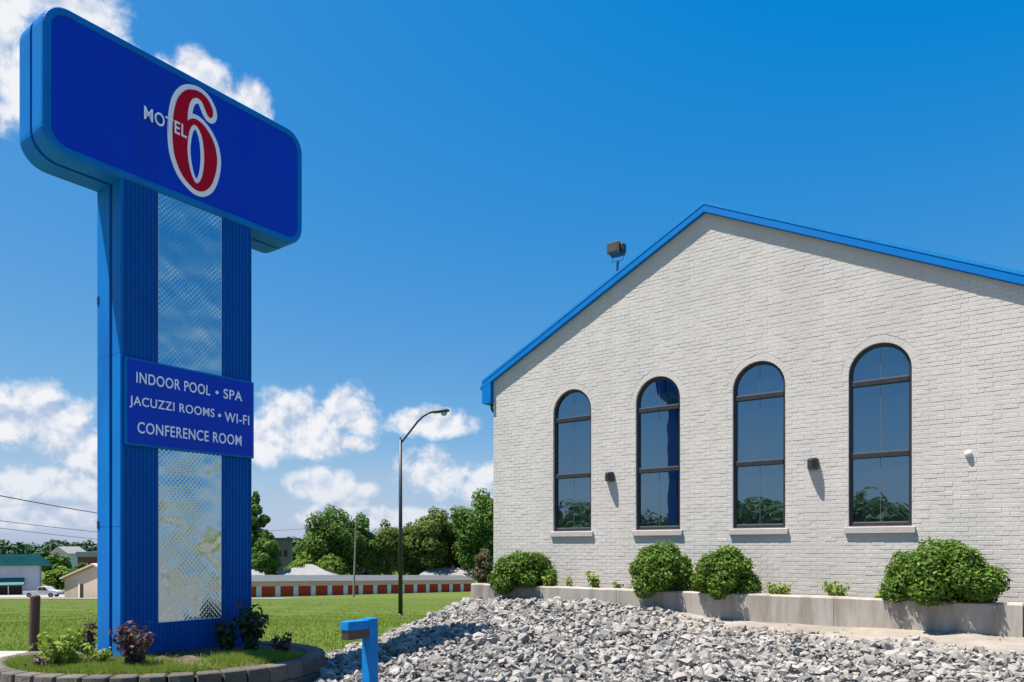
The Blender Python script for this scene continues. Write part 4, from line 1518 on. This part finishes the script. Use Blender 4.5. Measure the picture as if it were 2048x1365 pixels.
MB().add([(ax0, -2.0, az0), (ax1, -2.0, az0), (ax1, -0.01, az1), (ax0, -0.01, az1), (ax0, -2.0, az0 - 0.25), (ax1, -2.0, az0 - 0.25), (ax1, -0.01, az0 - 0.25), (ax0, -0.01, az0 - 0.25)],
         [(0, 1, 2, 3), (0, 4, 5, 1), (4, 7, 6, 5), (1, 5, 6, 2), (0, 3, 7, 4)]).build('awning', 'teal_awning', t)
MB().box(ax0 + 0.3, ax1 - 0.4, -0.06, -0.005, 0, az0 - 0.3).build('shop_front', 'dark_opening', t)
MB().tube([(-5.2, -1.9, -0.3), (-5.2, -1.9, az0 - 0.2)], 0.07, 6).build('awning_post', 'pier_grey', t)

# tan building beside the sign
Y = 112.0
zb = gz(Y) - 0.1
t = empty('tan_shed', (px(129, Y), Y, zb), R(-30))
tag(t, 'tan boarded low shed with shallow gable, just left of the sign', 'shed')
W_ = 16.0
ze = pz(1158, Y) - zb
zp = ze + 2.2
MB().prism([(0, 0), (W_, 0), (W_, ze), (W_ / 2, zp - 0.15), (0, ze)], 1, 0.0, 9.0).build('wall', 'tan_siding', t)
for s in (0, 1):
    def fxx(v_):
        return v_ if s == 0 else W_ - v_
    MB().prism([(fxx(-0.5), ze - 0.08), (W_ / 2, zp), (W_ / 2, zp + 0.22), (fxx(-0.5), ze + 0.14)], 1, -0.5, 9.5).build('roof', 'tan_siding', t)
d0, d1 = 4.15, 4.95
MB().box(d0, d1, -0.03, 0.02, 0, 2.3).build('door', 'dark_opening', t)
MB().box(d0 - 0.45, d0 - 0.05, -0.05, -0.001, 0, 2.6).build('door_trim', 'pier_grey', t)
for k in range(12):
    MB().box(0.3 * k + 0.14, 0.3 * k + 0.17, -0.02, -0.001, 0.1, ze - 0.1).build('batten', 'tan_siding', t)

# houses on the hill
Y = 320.0
t = empty('hill_house', (px(122, Y), Y, pz(1135, Y)), R(-20))
tag(t, 'white roofed house among trees on the far hill', 'house')
MB().box(-6, 4, 0, 9, -2, 6.2).build('wall', 'pier_grey', t)
MB().prism([(-6.8, 6.0), (4.8, 6.0), (-1.0, 9.0)], 1, -0.6, 9.6).build('roof', 'roof_white', t)
MB().box(-3, -1.6, -0.05, 0.02, 3, 4.6).build('window', 'dark_opening', t)
t = empty('brick_hall', (px(180, 260), 260, pz(1145, 260)), 0)
tag(t, 'red brick building with pale flat roof beside the sign, far off', 'building')
MB().box(-4.4, 9, 0, 10, -3, 5.4).build('wall', 'red_brick_far', t)
MB().box(-4.8, 9.4, -0.4, 10.4, 5.4, 7.2).build('roof', 'roof_white', t)
for k in range(4):
    MB().box(-3.6 + 1.9 * k, -2.6 + 1.9 * k, -0.05, 0.02, 0.6, 3.2).build('window', 'pier_grey', t)

# ------------------------------------------------------------------ pickup truck
Y = 128.0
tr = empty('pickup_truck', (px(86, Y), Y, gz(Y) + 0.05), 0)
tag(tr, 'white pickup truck parked beyond the lawn left of the sign', 'truck')
side = [(-2.95, 0.55), (-2.95, 1.08), (-0.7, 1.12), (-0.55, 1.15), (-0.3, 1.78), (0.0, 1.86), (0.95, 1.84), (1.55, 1.25), (2.75, 1.12), (2.95, 0.95), (2.95, 0.5), (2.4, 0.42), (-2.4, 0.42)]
body = MB()
body.prism(side, 1, -0.9, 0.9)
bo = body.build('body', 'truck_white', tr, bevel=0.05)
MB().box(-2.85, -0.75, -0.75, 0.75, 1.085, 1.13).build('load_bed', 'dark_opening', bo)
for (a, b, c, d) in (((-0.33, 1.2), (-0.16, 1.72), (0.32, 1.74), (0.32, 1.2)), ((0.42, 1.2), (0.42, 1.74), (0.88, 1.72), (1.36, 1.2))):
    pass
for q in ([(-0.36, 1.2), (0.32, 1.2), (0.32, 1.74), (-0.16, 1.72)], [(0.42, 1.2), (1.36, 1.2), (0.88, 1.73), (0.42, 1.74)]):
    MB().prism(q, 1, -0.93, -0.905).build('side_window', 'dark_opening', bo)
for wx in (-1.85, 1.85):
    for wy in (-0.95, 0.68):
        ty = MB().loft([[(wx + 0.40 * math.cos(2 * math.pi * k / 16), yy, 0.40 + 0.40 * math.sin(2 * math.pi * k / 16)) for k in range(16)] for yy in (wy, wy + 0.27)]).build('wheel', 'tyre', tr)
        MB().loft([[(wx + 0.22 * math.cos(2 * math.pi * k / 12), yy, 0.40 + 0.22 * math.sin(2 * math.pi * k / 12)) for k in range(12)] for yy in (wy - 0.012, wy - 0.002)]).build('rim', 'grey_metal', ty)
MB().box(2.93, 3.02, -0.85, 0.85, 0.45, 0.62).build('bumper', 'grey_metal', tr)
MB().box(-3.03, -2.93, -0.85, 0.85, 0.5, 0.66).build('bumper', 'grey_metal', tr)
for wy in (-0.72, 0.72):
    MB().box(2.93, 2.975, wy - 0.13, wy + 0.13, 0.78, 0.94).build('headlight', 'lens_glass', tr)

# ------------------------------------------------------------------ utility poles and wires
def upole(label, x, Y, ytop, lean=0.0, arm=2.4):
    z0 = gz(Y)
    h = pz(ytop, Y) - z0
    t = empty('utility_pole', (px(x, Y), Y, z0), 0)
    t.rotation_euler = (0, R(lean), 0)
    tag(t, label, 'utility pole', 'utility poles beyond the lawn')
    MB().tube([(0, 0, -0.3), (0, 0, h)], [0.19, 0.12], 10).build('shaft', 'pole_wood', t)
    MB().box(-arm / 2, arm / 2, -0.06, 0.06, h - 0.75, h - 0.62).build('crossarm', 'pole_wood', t)
    for s in (-0.9, 0.9):
        MB().tube([(s * arm / 2, 0, h - 0.62), (s * arm / 2, 0, h - 0.42)], 0.05, 6).build('insulator', 'grey_metal', t)
    return t, h


p1, h1 = upole('thin wooden utility pole in front of the red garage doors', 707, 128, 1032, 2.0, 1.0)
p2, h2 = upole('wooden utility pole mostly hidden behind the blue sign', 350, 118, 1040, 0.0, 2.4)


def wire(label, pts, r):
    o = MB().tube(pts, r, 5).build('power_line', 'wire')
    return tag(o, label, 'power line', 'overhead lines')


def sag(a, b, s, n=14):
    a, b = Vector(a), Vector(b)
    return [a.lerp(b, k / n) - Vector((0, 0, s * 4 * (k / n) * (1 - k / n))) for k in range(n + 1)]


pe = (px(350, 118), 118)
wire('uppermost and thickest overhead line at the left edge', sag((px(-120, 62), 62, pz(968, 62)), (pe[0] + 1, 118, pz(1049, 118)), 0.35), 0.05)
wire('middle overhead line at the left edge', sag((px(-120, 70), 70, pz(1026, 70)), (pe[0], 118, pz(1078, 118)), 0.25), 0.032)
wire('lowest overhead line at the left edge, just above the hill', sag((px(-120, 75), 75, pz(1041, 75)), (pe[0] - 0.2, 118, pz(1092, 118)), 0.25), 0.03)
wire('thin line from the sign to the wooden utility pole', sag((pe[0] + 1.0, 118, pz(1056, 118)), (px(712, 128), 128, pz(1046, 128)), 0.9), 0.03)


# ------------------------------------------------------------------ trees
def tree(name, label, x, Y, ytop, w, material, seed, n=5200, leaf=0.62, crown_low=0.12, slender=False, group='trees behind the garages', zbase=None):
    global rng
    rng = np.random.default_rng(seed)
    z0 = gz(Y) if zbase is None else zbase
    h = pz(ytop, Y) - z0
    t = empty(name, (px(x, Y), Y, z0 - 0.2), 0)
    tag(t, label, 'tree', group)
    wr = w / 2 / F * Y
    cz = h * (crown_low + 1) / 2
    ch = h * (1 - crown_low) / 2
    lobes = []
    wr *= 1.12
    nl = 46
    for k in range(nl):
        d = unit(1)[0]
        q = rng.random() ** 0.45
        s = (0.24 + 0.16 * rng.random()) * min(wr, ch)
        zz = d[2] * (ch - s * 0.7) * q
        taper = 1.0 - 0.25 * max(zz / ch, 0) ** 2
        lobes.append((d[0] * (wr - s * 0.8) * q * taper, d[1] * (wr - s * 0.8) * q * taper, cz + zz, s, s, s * 0.85))
    lobes.append((0, 0, h - 0.18 * ch, 0.22 * wr, 0.22 * wr, 0.18 * ch))
    v, f, ti = lobe_leaves(lobes, int(n * 1.5), leaf * 0.8, 0.5, 0.7, 0.3)
    np_mesh('crown', v, f, material, t, ti)
    m = MB()
    m.tube([(0, 0, 0), (0.1, 0, h * 0.3), (0, 0.1, h * 0.7)], [0.022 * h, 0.016 * h, 0.005 * h], 8)
    for k in range(6):
        th = k * 1.1 + rng.random()
        b0 = h * (0.22 + 0.07 * k)
        m.tube([(0.05, 0, b0), (wr * 0.35 * math.cos(th), wr * 0.35 * math.sin(th), b0 + h * 0.12), (wr * 0.65 * math.cos(th), wr * 0.65 * math.sin(th), b0 + h * 0.22)], [0.009 * h, 0.006 * h, 0.003 * h], 6)
    m.build('trunk', 'bark', t)
    return t


tree('tall_tree', 'tall narrow dark tree rising just right of the sign', 512, 178, 980, 58, 'tree_leaf', 51, n=6500)
tree('broad_tree', 'lower dark tree at the foot of the tall tree by the sign', 532, 170, 1058, 62, 'tree_leaf', 52, n=3600)
tree('broad_tree', 'big broad green tree left of the utility pole', 662, 190, 1007, 132, 'tree_leaf', 53, n=9000)
tree('broad_tree', 'pointed dark tree right behind the utility pole', 722, 196, 1022, 84, 'tree_leaf', 54, n=6000)
tree('broad_tree', 'olive green tree immediately left of the street lamp', 770, 200, 1038, 88, 'tree_leaf_olive', 55, n=5500)
tree('broad_tree', 'green tree immediately right of the street lamp pole', 820, 206, 1042, 76, 'tree_leaf', 56, n=4500)
tree('broad_tree', 'olive tree left of the tallest tree by the brick building', 868, 205, 1012, 112, 'tree_leaf_olive', 57, n=9000)
tree('broad_tree', 'tallest green tree beside the corner of the brick building', 962, 200, 974, 156, 'tree_leaf', 58, n=15000)
tree('broad_tree', 'shadowy tree low behind the long grey white roof', 900, 214, 1042, 110, 'tree_leaf_olive', 63, n=6500)
tree('small_tree', 'small bright green tree above the left white roof', 607, 184, 1100, 66, 'tree_leaf_pale', 59, n=2600, leaf=0.5)
tree('small_tree', 'small bright green tree below the broad tree, nearer the pole', 662, 183, 1106, 58, 'tree_leaf_pale', 60, n=2400, leaf=0.5)
tree('bush_tree', 'brownish bush at the corner of the brick building', 966, 130, 1094, 48, 'tree_leaf_brown', 61, n=3000, leaf=0.36)
tree('round_tree', 'rounded green tree between the shop and the tan shed', 122, 170, 1131, 60, 'tree_leaf_pale', 62, n=3000, leaf=0.5, group='trees at the far left')
tree('round_tree', 'dark tree above the white pickup truck near the shop roof', 112, 240, 1104, 56, 'tree_leaf', 64, n=2600, leaf=0.6, group='trees at the far left')
tree('round_tree', 'dark bushy tree below the brick building near the sign', 165, 215, 1124, 48, 'tree_leaf', 65, n=2400, leaf=0.55, group='trees at the far left')


def wood(name, label, spots, hgt, n, leaf, material, seed):
    global rng
    rng = np.random.default_rng(seed)
    lobes = []
    for (x, y, z) in spots:
        for k in range(3):
            s = hgt * rng.uniform(0.22, 0.42)
            lobes.append((x + rng.normal(0, hgt * 0.25), y + rng.normal(0, hgt * 0.25), z + hgt * rng.uniform(0.3, 0.8), s, s, s))
    v, f, ti = lobe_leaves(lobes, n, leaf, 0.4, 0.6, 0.3)
    o = np_mesh(name, v, f, material, None, ti)
    return tag(o, label, 'woodland', kind='stuff')


r2 = random.Random(9)
spots = [(x + r2.uniform(-8, 8), y + r2.uniform(-15, 15), pz(1097, y) - 12.5 + r2.uniform(-2, 3.0)) for y in (430, 480, 540) for x in range(-430, -60, 8)]
wood('hill_woodland', 'wooded hillside on the far left horizon', spots, 15, 60000, 1.6, 'hazy_leaf', 70)
spots = [(x + r2.uniform(-6, 6), 330 + r2.uniform(-20, 20), gz(330) - 2 + r2.uniform(-3, 1)) for x in range(-160, 200, 9)]
wood('far_woodland', 'distant dark tree line behind the houses', spots, 15, 15000, 1.3, 'hazy_leaf', 71)
spots = [(-70 + k * 3.4 + r2.uniform(-2, 2), -35 - 0.55 * k * 3.4 + r2.uniform(-3, 3), r2.uniform(-2.5, 0.5)) for k in range(-12, 40) for j_ in range(2)]
wood('roadside_trees', 'dark roadside trees mirrored in the lower window panes', spots, 8.0, 60000, 0.6, 'tree_leaf', 72)

scene.render.resolution_x = 1024
scene.render.resolution_y = 682
scene.render.film_transparent = False
